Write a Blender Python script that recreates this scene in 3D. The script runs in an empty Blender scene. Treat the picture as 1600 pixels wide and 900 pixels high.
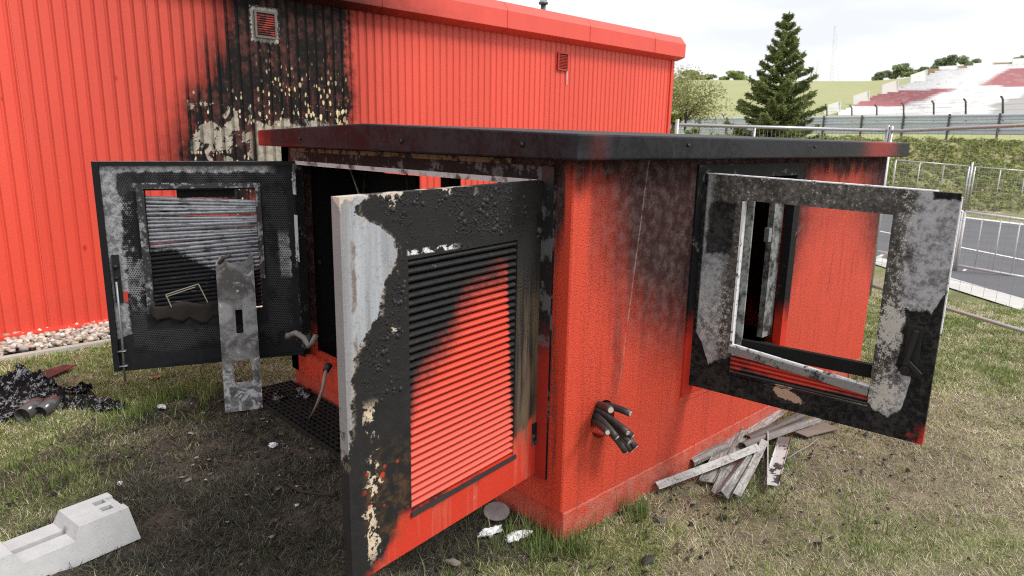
import bpy, bmesh, math, random
import numpy as np
from mathutils import Vector, Matrix
random.seed(7); RNG = np.random.default_rng(11)
SC = bpy.context.scene; COL = SC.collection
R = math.radians

# ------------------------------------------------------------------ camera, sky, sun, exposure
CAM = np.array([-2.0115, -1.7837, 1.6992]); YAW, PIT, ROL, FPX = R(43.507), R(12.334), R(1.088), 1067.0
_f = np.array([math.sin(YAW)*math.cos(PIT), math.cos(YAW)*math.cos(PIT), -math.sin(PIT)])
_r = np.array([math.cos(YAW), -math.sin(YAW), 0.0]); _u = np.cross(_r, _f)
_r, _u = _r*math.cos(ROL)+_u*math.sin(ROL), _u*math.cos(ROL)-_r*math.sin(ROL)
cd = bpy.data.cameras.new('camera'); cam = bpy.data.objects.new('camera', cd); COL.objects.link(cam)
cam.matrix_world = Matrix(((_r[0], _u[0], -_f[0], CAM[0]), (_r[1], _u[1], -_f[1], CAM[1]), (_r[2], _u[2], -_f[2], CAM[2]), (0, 0, 0, 1)))
cd.sensor_width = 36; cd.lens = 36*FPX/1600; cd.clip_start = 0.02; cd.clip_end = 3000
cd.dof.use_dof = True; cd.dof.focus_distance = 3.4; cd.dof.aperture_fstop = 4.5
SC.camera = cam

SUN_FROM = Vector((0.38, -0.75, 0.95)).normalized()
w = bpy.data.worlds.new('World'); SC.world = w; w.use_nodes = True
nt = w.node_tree; nt.nodes.clear()
wo = nt.nodes.new('ShaderNodeOutputWorld')
sky = nt.nodes.new('ShaderNodeTexSky'); sky.sky_type = 'NISHITA'; sky.sun_disc = False
sky.sun_elevation = math.asin(SUN_FROM.z); sky.sun_rotation = math.atan2(SUN_FROM.x, SUN_FROM.y)
sky.air_density = 1.0; sky.dust_density = 3.0; sky.ozone_density = 1.0
b1 = nt.nodes.new('ShaderNodeBackground'); b1.inputs[1].default_value = 0.09
nt.links.new(sky.outputs[0], b1.inputs[0])
tc = nt.nodes.new('ShaderNodeTexCoord'); mp = nt.nodes.new('ShaderNodeMapping'); mp.inputs['Scale'].default_value = (1.0, 1.0, 5.0)
mp.inputs['Rotation'].default_value = (0.10, 0.0, 0.5)
nz = nt.nodes.new('ShaderNodeTexNoise'); nz.inputs['Scale'].default_value = 2.2; nz.inputs['Detail'].default_value = 5; nz.inputs['Roughness'].default_value = 0.5
rp = nt.nodes.new('ShaderNodeValToRGB'); rp.color_ramp.elements[0].position = 0.30; rp.color_ramp.elements[0].color = (0.68, 0.695, 0.72, 1)
rp.color_ramp.elements[1].position = 0.60; rp.color_ramp.elements[1].color = (1.0, 1.0, 1.0, 1)
nt.links.new(tc.outputs['Generated'], mp.inputs[0]); nt.links.new(mp.outputs[0], nz.inputs['Vector']); nt.links.new(nz.outputs[0], rp.inputs[0])
b2 = nt.nodes.new('ShaderNodeBackground'); b2.inputs[1].default_value = 0.80; nt.links.new(rp.outputs[0], b2.inputs[0])
mxs = nt.nodes.new('ShaderNodeMixShader'); mxs.inputs[0].default_value = 0.86
nt.links.new(b1.outputs[0], mxs.inputs[1]); nt.links.new(b2.outputs[0], mxs.inputs[2]); nt.links.new(mxs.outputs[0], wo.inputs[0])
sd = bpy.data.lights.new('sun', 'SUN'); sd.energy = 1.5; sd.angle = R(16); sd.color = (1.0, 0.96, 0.90)
so = bpy.data.objects.new('sun', sd); COL.objects.link(so); so.rotation_euler = SUN_FROM.to_track_quat('Z', 'Y').to_euler()
VS = SC.view_settings; VS.view_transform = 'Standard'; VS.look = 'None'; VS.exposure = 0.88; VS.gamma = 1.0; VS.use_curve_mapping = False
SC.cycles.use_denoising = False; SC.cycles.filter_width = 1.15; SC.cycles.sample_clamp_indirect = 4.0; SC.cycles.max_bounces = 6; SC.cycles.transparent_max_bounces = 12

# ------------------------------------------------------------------ pixel helpers (placement of things at their real distance)
FW = np.array([math.sin(YAW), math.cos(YAW)]); RW = np.array([math.cos(YAW), -math.sin(YAW)])
def ray(u, v): return _f + _r*(u-800)/FPX - _u*(v-450)/FPX
def at(u, v, d): return CAM + ray(u, v)*d
def onz(u, v, z=0.0):
    q = ray(u, v); return CAM + q*((z-CAM[2])/q[2])
def depth(x, y): return (x-CAM[0])*FW[0] + (y-CAM[1])*FW[1]
def zg(x, y):
    d = depth(x, y); return -np.clip((d-6.4)/(29-6.4), 0, 1)*1.02
def gnd(u, v):
    p = onz(u, v, 0)
    for _ in range(12): p = onz(u, v, float(zg(p[0], p[1])))
    return p

# ------------------------------------------------------------------ numpy noise
def vnoise(x, y, seed=0):
    xi = np.floor(x).astype(np.int64); yi = np.floor(y).astype(np.int64); fx = x-xi; fy = y-yi
    fx = fx*fx*(3-2*fx); fy = fy*fy*(3-2*fy)
    def h(a, b):
        n = (a*374761393 + b*668265263 + seed*2147483647) & 0xffffffff
        n = ((n ^ (n >> 13))*1274126177) & 0xffffffff
        return ((n ^ (n >> 16)) & 0xffff)/65535.0
    return (h(xi, yi)*(1-fx)+h(xi+1, yi)*fx)*(1-fy)+(h(xi, yi+1)*(1-fx)+h(xi+1, yi+1)*fx)*fy
def fbm(x, y, s=1.0, o=4, seed=0):
    t = 0; a = .5; n = 0
    for k in range(o):
        t = t+a*vnoise(x*s+k*17.3, y*s-k*9.1, seed+k); n += a; a *= .5; s *= 2.03
    return t/n
def sst(v, a, b):
    t = np.clip((v-a)/(b-a), 0, 1); return t*t*(3-2*t)

# ------------------------------------------------------------------ material DSL
class S:
    def __init__(s, m, k): s.m = m; s.k = k
    def __add__(s, o): return s.m.op('ADD', s, o)
    __radd__ = __add__
    def __sub__(s, o): return s.m.op('SUBTRACT', s, o)
    def __rsub__(s, o): return s.m.op('SUBTRACT', o, s)
    def __mul__(s, o): return s.m.op('MULTIPLY', s, o)
    __rmul__ = __mul__
    def __truediv__(s, o): return s.m.op('DIVIDE', s, o)
class Mat:
    def __init__(s, name):
        s.mat = bpy.data.materials.new(name); s.mat.use_nodes = True; s.t = s.mat.node_tree; s.t.nodes.clear()
        s.o = s.t.nodes.new('ShaderNodeOutputMaterial'); s._p = None
    def n(s, typ, **kw):
        q = s.t.nodes.new(typ)
        for k, v in kw.items(): setattr(q, k, v)
        return q
    def put(s, inp, v):
        if isinstance(v, S): s.t.links.new(v.k, inp)
        elif v is not None:
            try: inp.default_value = v
            except Exception: inp.default_value = (*v, 1.0) if len(v) == 3 else v[:3]
    def op(s, o, a, b=None, clamp=False):
        q = s.n('ShaderNodeMath', operation=o, use_clamp=clamp); s.put(q.inputs[0], a)
        if b is not None: s.put(q.inputs[1], b)
        return S(s, q.outputs[0])
    def mn(s, a, b): return s.op('MINIMUM', a, b)
    def mx(s, a, b): return s.op('MAXIMUM', a, b)
    def cl(s, a): return s.op('ADD', a, 0.0, True)
    def pos(s):
        if s._p is None: s._p = S(s, s.n('ShaderNodeNewGeometry').outputs['Position'])
        return s._p
    def objc(s): return S(s, s.n('ShaderNodeTexCoord').outputs['Object'])
    def rnd(s): return S(s, s.n('ShaderNodeObjectInfo').outputs['Random'])
    def sep(s, v):
        q = s.n('ShaderNodeSeparateXYZ'); s.put(q.inputs[0], v); return [S(s, k) for k in q.outputs]
    def vec(s, x, y, z):
        q = s.n('ShaderNodeCombineXYZ'); s.put(q.inputs[0], x); s.put(q.inputs[1], y); s.put(q.inputs[2], z); return S(s, q.outputs[0])
    def dot(s, v, d, off):
        q = s.n('ShaderNodeVectorMath', operation='DOT_PRODUCT'); s.put(q.inputs[0], v); q.inputs[1].default_value = d
        return S(s, q.outputs['Value']) - off
    def door(s, h, d):
        p = s.pos(); return s.dot(p, (d[0], d[1], 0), h[0]*d[0]+h[1]*d[1]), s.sep(p)[2], s.dot(p, (-d[1], d[0], 0), -h[0]*d[1]+h[1]*d[0])
    def noise(s, v=None, sc=5., de=4., ro=.55, di=0., off=None):
        q = s.n('ShaderNodeTexNoise'); s.put(q.inputs['Vector'], v if v is not None else s.pos())
        q.inputs['Scale'].default_value = sc; q.inputs['Detail'].default_value = de; q.inputs['Roughness'].default_value = ro; q.inputs['Distortion'].default_value = di
        return S(s, q.outputs[0])
    def vor(s, v=None, sc=5., feat='F1', rnd=1.0, out='Distance'):
        q = s.n('ShaderNodeTexVoronoi', feature=feat); s.put(q.inputs['Vector'], v if v is not None else s.pos())
        q.inputs['Scale'].default_value = sc; q.inputs['Randomness'].default_value = rnd; return S(s, q.outputs[out])
    def ss(s, v, a, b, t0=0., t1=1.):
        q = s.n('ShaderNodeMapRange', interpolation_type='SMOOTHSTEP'); s.put(q.inputs[0], v)
        for i, k in enumerate((a, b, t0, t1)): s.put(q.inputs[1+i], k)
        return S(s, q.outputs[0])
    def pw(s, v, pts):
        a, b = pts[0][0], pts[-1][0]; lo = min(p[1] for p in pts); hi = max(p[1] for p in pts)+1e-6
        q = s.n('ShaderNodeMapRange'); s.put(q.inputs[0], v); q.inputs[1].default_value = a; q.inputs[2].default_value = b
        r = s.n('ShaderNodeValToRGB'); s.t.links.new(q.outputs[0], r.inputs[0]); e = r.color_ramp.elements
        while len(e) < len(pts): e.new(.5)
        for k, p in zip(e, pts):
            k.position = (p[0]-a)/(b-a)
        for k, p in zip(e, pts):
            g = (p[1]-lo)/(hi-lo); k.color = (g, g, g, 1)
        return S(s, r.outputs[0])*(hi-lo)+lo
    def mix(s, f, a, b):
        q = s.n('ShaderNodeMix', data_type='RGBA'); s.put(q.inputs[0], f); s.put(q.inputs[6], a); s.put(q.inputs[7], b); return S(s, q.outputs[2])
    def mul(s, c, f):
        q = s.n('ShaderNodeVectorMath', operation='SCALE'); s.put(q.inputs[0], c); s.put(q.inputs['Scale'], f); return S(s, q.outputs[0])
    def attr(s, name): return S(s, s.n('ShaderNodeAttribute', attribute_name=name).outputs['Color'])
    def out(s, col, rough=.6, metal=0., bump=None, bs=.5, bd=.01, spec=.5, trans=None):
        b = s.n('ShaderNodeBsdfPrincipled'); s.put(b.inputs['Base Color'], col); s.put(b.inputs['Roughness'], rough); s.put(b.inputs['Metallic'], metal)
        s.put(b.inputs['Specular IOR Level'], spec)
        if bump is not None:
            q = s.n('ShaderNodeBump'); q.inputs['Strength'].default_value = bs; q.inputs['Distance'].default_value = bd
            s.put(q.inputs['Height'], bump); s.t.links.new(q.outputs[0], b.inputs['Normal'])
        k = b.outputs[0]
        if trans:
            tr = s.n('ShaderNodeBsdfTranslucent'); s.put(tr.inputs[0], col); m = s.n('ShaderNodeMixShader'); m.inputs[0].default_value = trans
            s.t.links.new(k, m.inputs[1]); s.t.links.new(tr.outputs[0], m.inputs[2]); k = m.outputs[0]
        s.t.links.new(k, s.o.inputs[0]); return s.mat
C3 = lambda *c: (*c, 1.0)
SOOT = C3(.010, .010, .011); RED = C3(.62, .040, .020); CREAM = C3(.55, .47, .33); ASH = C3(.42, .42, .44)
_cache = {}
def simple(name, col, rough=.6, metal=0., var=.25, sc=30., bs=.15, spec=.5):
    if name in _cache: return _cache[name]
    m = Mat(name); o = m.objc(); a = m.noise(o, sc, 5, .6); b = m.noise(o, sc*.13, 3, .5)
    c = m.mul(C3(*col), 1-var + (a+b)*var)
    _cache[name] = m.out(c, m.cl(a*.25+rough-.12), metal, a, bs, .004, spec); return _cache[name]

# ------------------------------------------------------------------ mesh helpers
class MB:
    def __init__(s): s.v = []; s.f = []
    def add(s, v, f):
        b = len(s.v); s.v += [tuple(map(float, p)) for p in v]; s.f += [tuple(b+i for i in q) for q in f]; return s
    def hexa(s, p): return s.add(p, [(3, 2, 1, 0), (4, 5, 6, 7), (0, 1, 5, 4), (1, 2, 6, 5), (2, 3, 7, 6), (3, 0, 4, 7)])
    def box(s, x0, x1, y0, y1, z0, z1):
        return s.hexa([(x0, y0, z0), (x1, y0, z0), (x1, y1, z0), (x0, y1, z0), (x0, y0, z1), (x1, y0, z1), (x1, y1, z1), (x0, y1, z1)])
    def bar(s, a, b, w, t, up=(0, 0, 1)):       # rectangular bar from a to b
        a, b = Vector(a), Vector(b); d = (b-a).normalized(); u = Vector(up); sd = d.cross(u)
        if sd.length < 1e-4: sd = d.cross(Vector((1, 0, 0)))
        sd.normalize(); u = sd.cross(d); sd *= w/2; u *= t/2
        return s.hexa([a-sd-u, a+sd-u, a+sd+u, a-sd+u, b-sd-u, b+sd-u, b+sd+u, b-sd+u])
    def tube(s, pts, r, n=8, caps=True):
        pts = [Vector(p) for p in pts]; rs = r if hasattr(r, '__len__') else [r]*len(pts); v = []; f = []; ref = None
        for i, p in enumerate(pts):
            d = (pts[min(i+1, len(pts)-1)]-pts[max(i-1, 0)]).normalized()
            if ref is None: ref = d.orthogonal().normalized()
            ref = (ref-d*ref.dot(d)).normalized(); q = d.cross(ref)
            for k in range(n):
                a = 2*math.pi*k/n; v.append(p+(ref*math.cos(a)+q*math.sin(a))*rs[i])
        for i in range(len(pts)-1):
            for k in range(n): f.append((i*n+k, i*n+(k+1) % n, (i+1)*n+(k+1) % n, (i+1)*n+k))
        if caps: f.append(tuple(range(n-1, -1, -1))); f.append(tuple((len(pts)-1)*n+k for k in range(n)))
        return s.add(v, f)
    def prism(s, poly, o, ax, ay, az):          # polygon in (ax, ay), extruded by az
        o, ax, ay, az = Vector(o), Vector(ax), Vector(ay), Vector(az); n = len(poly)
        v = [o+ax*p[0]+ay*p[1] for p in poly]; v += [p+az for p in v]
        return s.add(v, [tuple(range(n-1, -1, -1)), tuple(range(n, 2*n))]+[(k, (k+1) % n, n+(k+1) % n, n+k) for k in range(n)])
    def mesh(s, name, smooth=False):
        me = bpy.data.meshes.new(name); me.from_pydata(s.v, [], s.f); fix(me, smooth); return me
    def build(s, name, mat, parent=None, smooth=False, bevel=0.):
        return obj(name, s.mesh(name, smooth), mat, parent, bevel)
def fix(me, smooth=False, recalc=True):
    if recalc:
        bm = bmesh.new(); bm.from_mesh(me); bmesh.ops.recalc_face_normals(bm, faces=bm.faces); bm.to_mesh(me); bm.free()
    if smooth: me.polygons.foreach_set('use_smooth', [True]*len(me.polygons))
def obj(name, me, mat, parent=None, bevel=0., world=True):
    o = bpy.data.objects.new(name, me); COL.objects.link(o)
    if mat is not None and not me.materials: me.materials.append(mat)
    if parent is not None:
        o.parent = parent
        if world: o.matrix_parent_inverse = wmat(parent).inverted()
    if bevel:
        b = o.modifiers.new('bevel', 'BEVEL'); b.width = bevel; b.segments = 2; b.limit_method = 'ANGLE'; b.angle_limit = R(40)
    return o
def wmat(o):
    m = o.matrix_basis.copy()
    if o.parent is not None: m = wmat(o.parent) @ o.matrix_parent_inverse @ m
    return m
def tag(o, label, cat, group=None):
    o['label'] = label; o['category'] = cat
    if group: o['group'] = group
    return o
def struct(o, kind='structure'): o['kind'] = kind; return o
def empty(name, loc, label, cat, group=None):
    o = bpy.data.objects.new(name, None); COL.objects.link(o); o.location = loc; return tag(o, label, cat, group)
def plate(outer, holes, o, ax, ay, az):         # flat plate with holes: outlines in (ax, ay), thickness vector az
    o, ax, ay, az = Vector(o), Vector(ax), Vector(ay), Vector(az); bm = bmesh.new(); es = []
    for lp in [outer]+holes:
        vs = [bm.verts.new(o+ax*p[0]+ay*p[1]) for p in lp]
        es += [bm.edges.new((vs[i], vs[(i+1) % len(vs)])) for i in range(len(vs))]
    bmesh.ops.triangle_fill(bm, use_beauty=True, edges=es)
    r = bmesh.ops.extrude_face_region(bm, geom=list(bm.faces))
    bmesh.ops.translate(bm, vec=az, verts=[g for g in r['geom'] if isinstance(g, bmesh.types.BMVert)])
    bmesh.ops.recalc_face_normals(bm, faces=bm.faces)
    me = bpy.data.meshes.new('plate'); bm.to_mesh(me); bm.free(); return me
def rect(a, b, c, d): return [(a, c), (b, c), (b, d), (a, d)]
def npmesh(name, V, F, smooth=False, cols=None):  # V (n,3), F (m,k) arrays; cols (n,3) -> point colour 'Col'
    me = bpy.data.meshes.new(name); k = F.shape[1]
    me.vertices.add(len(V)); me.vertices.foreach_set('co', np.ascontiguousarray(V, dtype=np.float32).ravel())
    me.loops.add(F.size); me.loops.foreach_set('vertex_index', np.ascontiguousarray(F, dtype=np.int32).ravel())
    me.polygons.add(len(F)); me.polygons.foreach_set('loop_start', np.arange(0, F.size, k, dtype=np.int32))
    me.update(calc_edges=True)
    if smooth: me.polygons.foreach_set('use_smooth', np.ones(len(F), dtype=bool))
    if cols is not None:
        a = me.color_attributes.new('Col', 'FLOAT_COLOR', 'POINT')
        a.data.foreach_set('color', np.hstack([cols, np.ones((len(cols), 1))]).astype(np.float32).ravel())
    me.validate(); return me

# ------------------------------------------------------------------ GROUND
def spaced(lo, hi, step, far_lo, far_hi):
    a = list(np.arange(lo, hi+1e-6, step)); g = step*2; x = hi
    while x < far_hi: x += g; a.append(x); g = min(g*1.25, 60)
    g = step*2; x = lo; b = []
    while x > far_lo: x -= g; b.append(x); g = min(g*1.25, 60)
    return np.array(b[::-1]+a)
def burn(x, y):      # charred mud in front of the open doors
    n = fbm(x, y, 2.3, 4, 3)
    d = np.hypot((x+.66)/1.05, (y-1.30)/1.35)
    return sst(1.25-d+(n-.5)*1.1, .0, .55)
def bare(x, y):      # trodden brown ground on the right
    n = fbm(x, y, 1.7, 4, 9)
    d = np.hypot((x-2.2)/1.6, (y+.60)/.55)
    return sst(1.15-d+(n-.5)*1.6, .0, .7)
def green(x, y):
    g = sst(fbm(x, y, 1.5, 4, 21), .40, .60)+.40*sst(x, 2.6, 4.0)
    def bl(cx, cy, r): return np.exp(-((x-cx)**2+(y-cy)**2)/r**2)
    g = g*.8+bl(.05, -.18, .30)+bl(-.7, 2.75, .35)*.9+bl(-.3, -.1, .4)*.6+bl(1.0, -.75, .35)*.5+bl(4.2, -.6, .9)*.35+bl(-1.4, 2.0, .35)*.8+bl(3.9, .5, 1.0)*.3
    return np.clip(g-burn(x, y)*1.0-bare(x, y)*.75, 0, 1.2)
xs = spaced(-2.6, 4.6, .035, -420, 900); ys = spaced(-1.9, 4.9, .035, -420, 900)
X, Y = np.meshgrid(xs, ys, indexing='ij')
near = sst(-np.maximum(np.abs(X-1.5)-5.5, np.abs(Y-1.5)-4.0), -.5, .3)
Z = zg(X, Y)+near*((fbm(X, Y, 3.0, 4, 1)-.55)*.05+(fbm(X, Y, 18, 3, 2)-.5)*.020*(1+burn(X, Y)))
Z -= .012
Z = np.where(Y > 4.35, np.minimum(Z, zg(X, Y)-.01), Z)
bu, ba, gr = burn(X, Y), bare(X, Y), green(X, Y)
n1, n2 = fbm(X, Y, 9, 4, 5), fbm(X, Y, 31, 3, 6)
def lerp(a, b, t): return a+(b-a)*t[..., None]
col = lerp(np.array([.30, .25, .18]), np.array([.20, .22, .09]), np.clip(gr, 0, 1))
col = lerp(col, np.array([.27, .22, .165]), ba*.6)
col = lerp(col, np.array([.048, .042, .037]), bu*.95)
col = lerp(col, np.array([.110, .085, .070]), bu*sst(fbm(X, Y, 3.1, 3, 41), .46, .60)*.9)
col = col*(0.55+.9*n1[..., None])*(.75+.5*n2[..., None])
nx, ny = len(xs), len(ys); I = np.arange(nx*ny).reshape(nx, ny)
F = np.stack([I[:-1, :-1], I[1:, :-1], I[1:, 1:], I[:-1, 1:]], -1).reshape(-1, 4)
m = Mat('soil'); nf = m.noise(None, 160, 4, .7); n3 = m.noise(None, 35, 4, .6)
GROUND_M = m.out(m.mul(m.attr('Col'), nf*1.1+n3*.7+.15), .95, 0, nf+n3, .9, .02, .2)
struct(obj('ground', npmesh('ground', np.stack([X, Y, Z], -1).reshape(-1, 3), F, True, col.reshape(-1, 3)), GROUND_M))
def zground(x, y):
    near = sst(-np.maximum(np.abs(x-1.5)-5.5, np.abs(y-1.5)-4.0), -.5, .3)
    return zg(x, y)+near*((fbm(x, y, 3.0, 4, 1)-.55)*.05)-.012

# grass: blades of several kinds in one uncountable sward each
GM = Mat('grass_blade'); GRASS_M = GM.out(GM.attr('Col'), .65, 0, None, trans=.25, spec=.3)
def inside_kiosk(x, y): return (x > -.01) & (x < 3.39) & (y > -.01) & (y < 2.6)
def blades(name, label, n, box, dens, length, width, lean, colf, seed):
    g = np.random.default_rng(seed); x = g.uniform(box[0], box[1], n); y = g.uniform(box[2], box[3], n)
    keep = (g.uniform(0, 1, n) < dens(x, y)) & ~inside_kiosk(x, y) & (y < 4.42)
    dd = depth(x, y); lat = (x-CAM[0])*RW[0]+(y-CAM[1])*RW[1]
    keep &= (np.abs(lat) < dd*.80+.25) & (dd > 1.2) & (dd < 9.3)
    keep &= ~((x > -1.95) & (x < -1.36) & (y > 1.2) & (y < 1.47))
    x, y = x[keep], y[keep]; n = len(x); dd = dd[keep]
    L = length*g.uniform(.45, 1.3, n)*(.7+.6*fbm(x, y, 4, 2, seed)); W = width*g.uniform(.7, 1.3, n)*np.clip(dd/3.4, .8, 1.9)
    a = g.uniform(0, 2*np.pi, n); le = np.clip(g.normal(lean[0], lean[1], n), 0, 1.5); z = zground(x, y)
    dx, dy = np.cos(a), np.sin(a); px, py = -dy, dx; V = np.zeros((n, 5, 3))
    for k, (t, ww) in enumerate(((0, 1), (.55, .8))):
        lx = L*t*np.sin(le*(.55+.45*t)); lz = L*t*np.cos(le*(.6+.4*t))
        for j, sg in enumerate((-1, 1)):
            V[:, 2*k+j, 0] = x+dx*lx+sg*px*W*ww/2; V[:, 2*k+j, 1] = y+dy*lx+sg*py*W*ww/2; V[:, 2*k+j, 2] = z+lz-.004
    V[:, 4, 0] = x+dx*L*np.sin(le); V[:, 4, 1] = y+dy*L*np.sin(le); V[:, 4, 2] = z+L*np.cos(le)*.92+.004
    b = (np.arange(n)*5)[:, None]
    F = np.concatenate([b+[0, 1, 3], b+[0, 3, 2], b+[2, 3, 4]]); c = np.repeat(colf(x, y, g, n), 5, axis=0)
    o = obj(name, npmesh(name, V.reshape(-1, 3), F, False, c), GRASS_M); struct(o, 'stuff'); tag(o, label, 'grass'); return o
def pick(g, n, pal, wts, jit=.3):
    i = g.choice(len(pal), n, p=np.array(wts)/sum(wts)); return np.array(pal)[i]*(1+jit*(g.uniform(-1, 1, (n, 1))))
BX = (-2.7, 7.2, -1.9, 4.5)
blades('green_grass', 'fresh green grass growing in tufts round the kiosk', 800000, BX, lambda x, y: np.clip((green(x, y)*.62+.05)*(.15+1.5*sst(fbm(x, y, 11, 3, 77), .40, .66))-burn(x, y)*.06, .004, .85), .042, .0031, (.85, .40),
       lambda x, y, g, n: pick(g, n, [(.19, .27, .065), (.27, .34, .10), (.13, .19, .05), (.40, .39, .19)], [4, 3, 3, 1.5])*(1-.45*burn(x, y))[:, None], 5)
blades('dry_grass', 'dry straw-coloured grass matted over the ground', 1250000, BX, lambda x, y: np.clip((.62-.58*burn(x, y)-.15*np.clip(green(x, y), 0, 1))*(.35+1.1*fbm(x, y, 9, 3, 78)), .02, 1), .040, .0026, (1.30, .20),
       lambda x, y, g, n: pick(g, n, [(.62, .55, .40), (.50, .43, .30), (.32, .27, .185), (.74, .68, .54), (.31, .36, .13), (.10, .08, .055)], [3, 3.5, 3, 1.2, 5.0, 1.5])*1.15*((1-.5*burn(x, y))*(1-.15*bare(x, y))*(.72+.58*fbm(x, y, 2.2, 3, 55)))[:, None], 6)
blades('charred_grass', 'black charred grass lying in the mud by the burnt doors', 330000, (-2.6, .1, -.6, 3.4), lambda x, y: np.clip(burn(x, y)*.8*(1-sst(fbm(x, y, 3.1, 3, 41), .48, .62)*.75)+.05, .02, 1), .055, .0028, (1.25, .2),
       lambda x, y, g, n: pick(g, n, [(.03, .028, .024), (.06, .053, .042), (.12, .11, .08), (.10, .12, .045), (.20, .19, .17)], [4, 3, 2, 1.3, .7]), 7)

def tuft_d(x, y):
    t = sst(fbm(x, y, 7, 3, 91), .45, .62)
    e1 = np.exp(-((y+.07)/.07)**2)*((x > -.05) & (x < .62))*1.0+np.exp(-((y+.06)/.05)**2)*((x > .6) & (x < 3.4))*.25
    e2 = np.exp(-((x+.08)/.07)**2)*((y > -.1) & (y < .4))*.7
    e3 = np.exp(-((x+.75)**2+(y-2.72)**2)/.07)*.5+np.exp(-((x+.25)**2+(y+.15)**2)/.08)*.35+np.exp(-((x-.95)**2+(y+.8)**2)/.06)*.3+np.exp(-((x+1.45)**2+(y-2.1)**2)/.06)*.3
    return np.clip((e1+e2+e3)*t, 0, .8)
blades('grass_tufts', 'longer green grass along the foot of the kiosk', 330000, (-1.9, 3.5, -1.2, 3.1), tuft_d, .105, .0042, (.5, .32),
       lambda x, y, g, n: pick(g, n, [(.11, .18, .04), (.17, .23, .07), (.08, .125, .03), (.32, .30, .15)], [4, 3, 3, 1.6]), 15)

# gravel strip, kerb
m = Mat('pebble'); PEB = m.out(m.mul(m.attr('Col'), m.noise(None, 90, 3, .6)*.6+.7), .85, 0, m.noise(None, 120, 3, .6), .3, .004)
ico = bmesh.new(); bmesh.ops.create_icosphere(ico, subdivisions=1, radius=1); iv = np.array([v.co[:] for v in ico.verts]); ifc = np.array([[v.index for v in f.verts] for f in ico.faces]); ico.free()
n = 3200; px, py = RNG.uniform(-3.2, 1.2, n), RNG.uniform(4.49, 5.02, n); sz = RNG.uniform(.013, .034, n)
V = iv[None]*(1+RNG.uniform(-.22, .22, (n, len(iv), 1)))*sz[:, None, None]*RNG.uniform(.6, 1.25, (n, 1, 3)); V[:, :, 2] *= .7
V += np.stack([px, py, .006+RNG.uniform(0, .035, n)], -1)[:, None]
pc = np.repeat(pick(RNG, n, [(.55, .49, .42), (.42, .34, .27), (.62, .58, .53), (.38, .22, .14), (.30, .28, .26)], [4, 3, 3, 1, 1.5], .2), len(iv), axis=0)
F = (ifc[None]+(np.arange(n)*len(iv))[:, None, None]).reshape(-1, 3)
o = obj('gravel', npmesh('gravel', V.reshape(-1, 3), F, False, pc), PEB); struct(o, 'stuff'); tag(o, 'pale pebble strip along the foot of the red hall', 'gravel')
struct(MB().box(-4, 1.4, 4.40, 4.455, -.1, .018).build('kerb', simple('kerb_concrete', (.42, .40, .36), .9, 0, .3), None, False, .006))

# ------------------------------------------------------------------ ROAD beyond the fence
m = Mat('asphalt'); a = m.noise(None, 60, 5, .7); b = m.noise(None, 1.1, 3, .6)
ASPH = m.out(m.mul(C3(.105, .105, .115), a*.5+b*.6+.45), .9, 0, a, .3, .01)
WHITE_LINE = simple('road_paint', (.72, .72, .70), .8, 0, .3, 9)
def strip(name, pa, pb, wid0, wid1, dz, mat, ext=(14, 30)):   # band between two offsets from the line pa-pb
    a, b = np.array(pa[:2]), np.array(pb[:2]); t = (b-a)/np.linalg.norm(b-a); nrm = np.array([-t[1], t[0]])
    if nrm @ RW < 0: nrm = -nrm
    V = []; ss_ = np.linspace(-ext[0], ext[1], 40); ws = np.linspace(wid0, wid1, max(2, int(abs(wid1-wid0)/.8)+1))
    for s_ in ss_:
        for w_ in ws:
            p = a+t*s_+nrm*w_; V.append((p[0], p[1], float(zg(*p))+dz))
    k = len(ws); I = np.arange(len(V)).reshape(-1, k); F = np.stack([I[:-1, :-1], I[1:, :-1], I[1:, 1:], I[:-1, 1:]], -1).reshape(-1, 4)
    me = npmesh(name, np.array(V), F); fix(me); return struct(obj(name, me, mat))
ra, rb = gnd(1600, 487), gnd(1480, 449)
_t = (rb-ra)[:2]/np.linalg.norm((rb-ra)[:2]); _n = np.array([-_t[1], _t[0]]); _n = _n if _n @ RW > 0 else -_n
def off(u, v): return float((gnd(u, v)-ra)[:2] @ _n)
strip('road', ra, rb, .45, 9.6, .004, ASPH)
strip('road_verge', ra, rb, 0, .5, .007, simple('verge_concrete', (.50, .49, .47), .9, 0, .35, 6))
strip('road_marking', ra, rb, 3.02, 3.12, .009, WHITE_LINE)
strip('road_marking', ra, rb, 9.2, 9.6, .009, simple('kerb_paint', (.75, .74, .72), .8, 0, .3, 5))

# ------------------------------------------------------------------ RED HALL
YB = 5.0
m = Mat('hall_sheet'); x, y, z = m.sep(m.pos())
stre = m.noise(m.vec(x*15., 0., z*.55), 1, 3, .5); nb = m.noise(None, 2.6, 5, .6); nfine = m.noise(None, 45, 4, .7); nmid = m.noise(None, 14, 5, .7)
ribx = m.op('FRACT', (x+8.)/.1); groove = m.ss(m.op('ABSOLUTE', ribx-.74), .20, .08)
base = m.mix(m.cl(m.noise(m.vec(x*4., 0., z*.5), 1, 4, .6)*.9-.2), C3(.76, .085, .050), C3(.66, .056, .033))
base = m.mul(base, m.rnd()*.10+.95)
base = m.mix(m.ss(m.vor(m.vec(x*1., y, z*.6), 1.6), .035, .015), base, C3(.50, .03, .02))
base = m.mix(m.ss(z+(nmid-.5)*.4, .45, .05)*.35, base, C3(.42, .06, .04))
base = m.mix(groove*.14, base, C3(.40, .030, .022))
left = m.pw(z, [(0, 1.5), (1.2, .25), (1.5, .12), (1.9, .24), (2.2, .45), (2.5, .60), (3.0, .68)])
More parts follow.
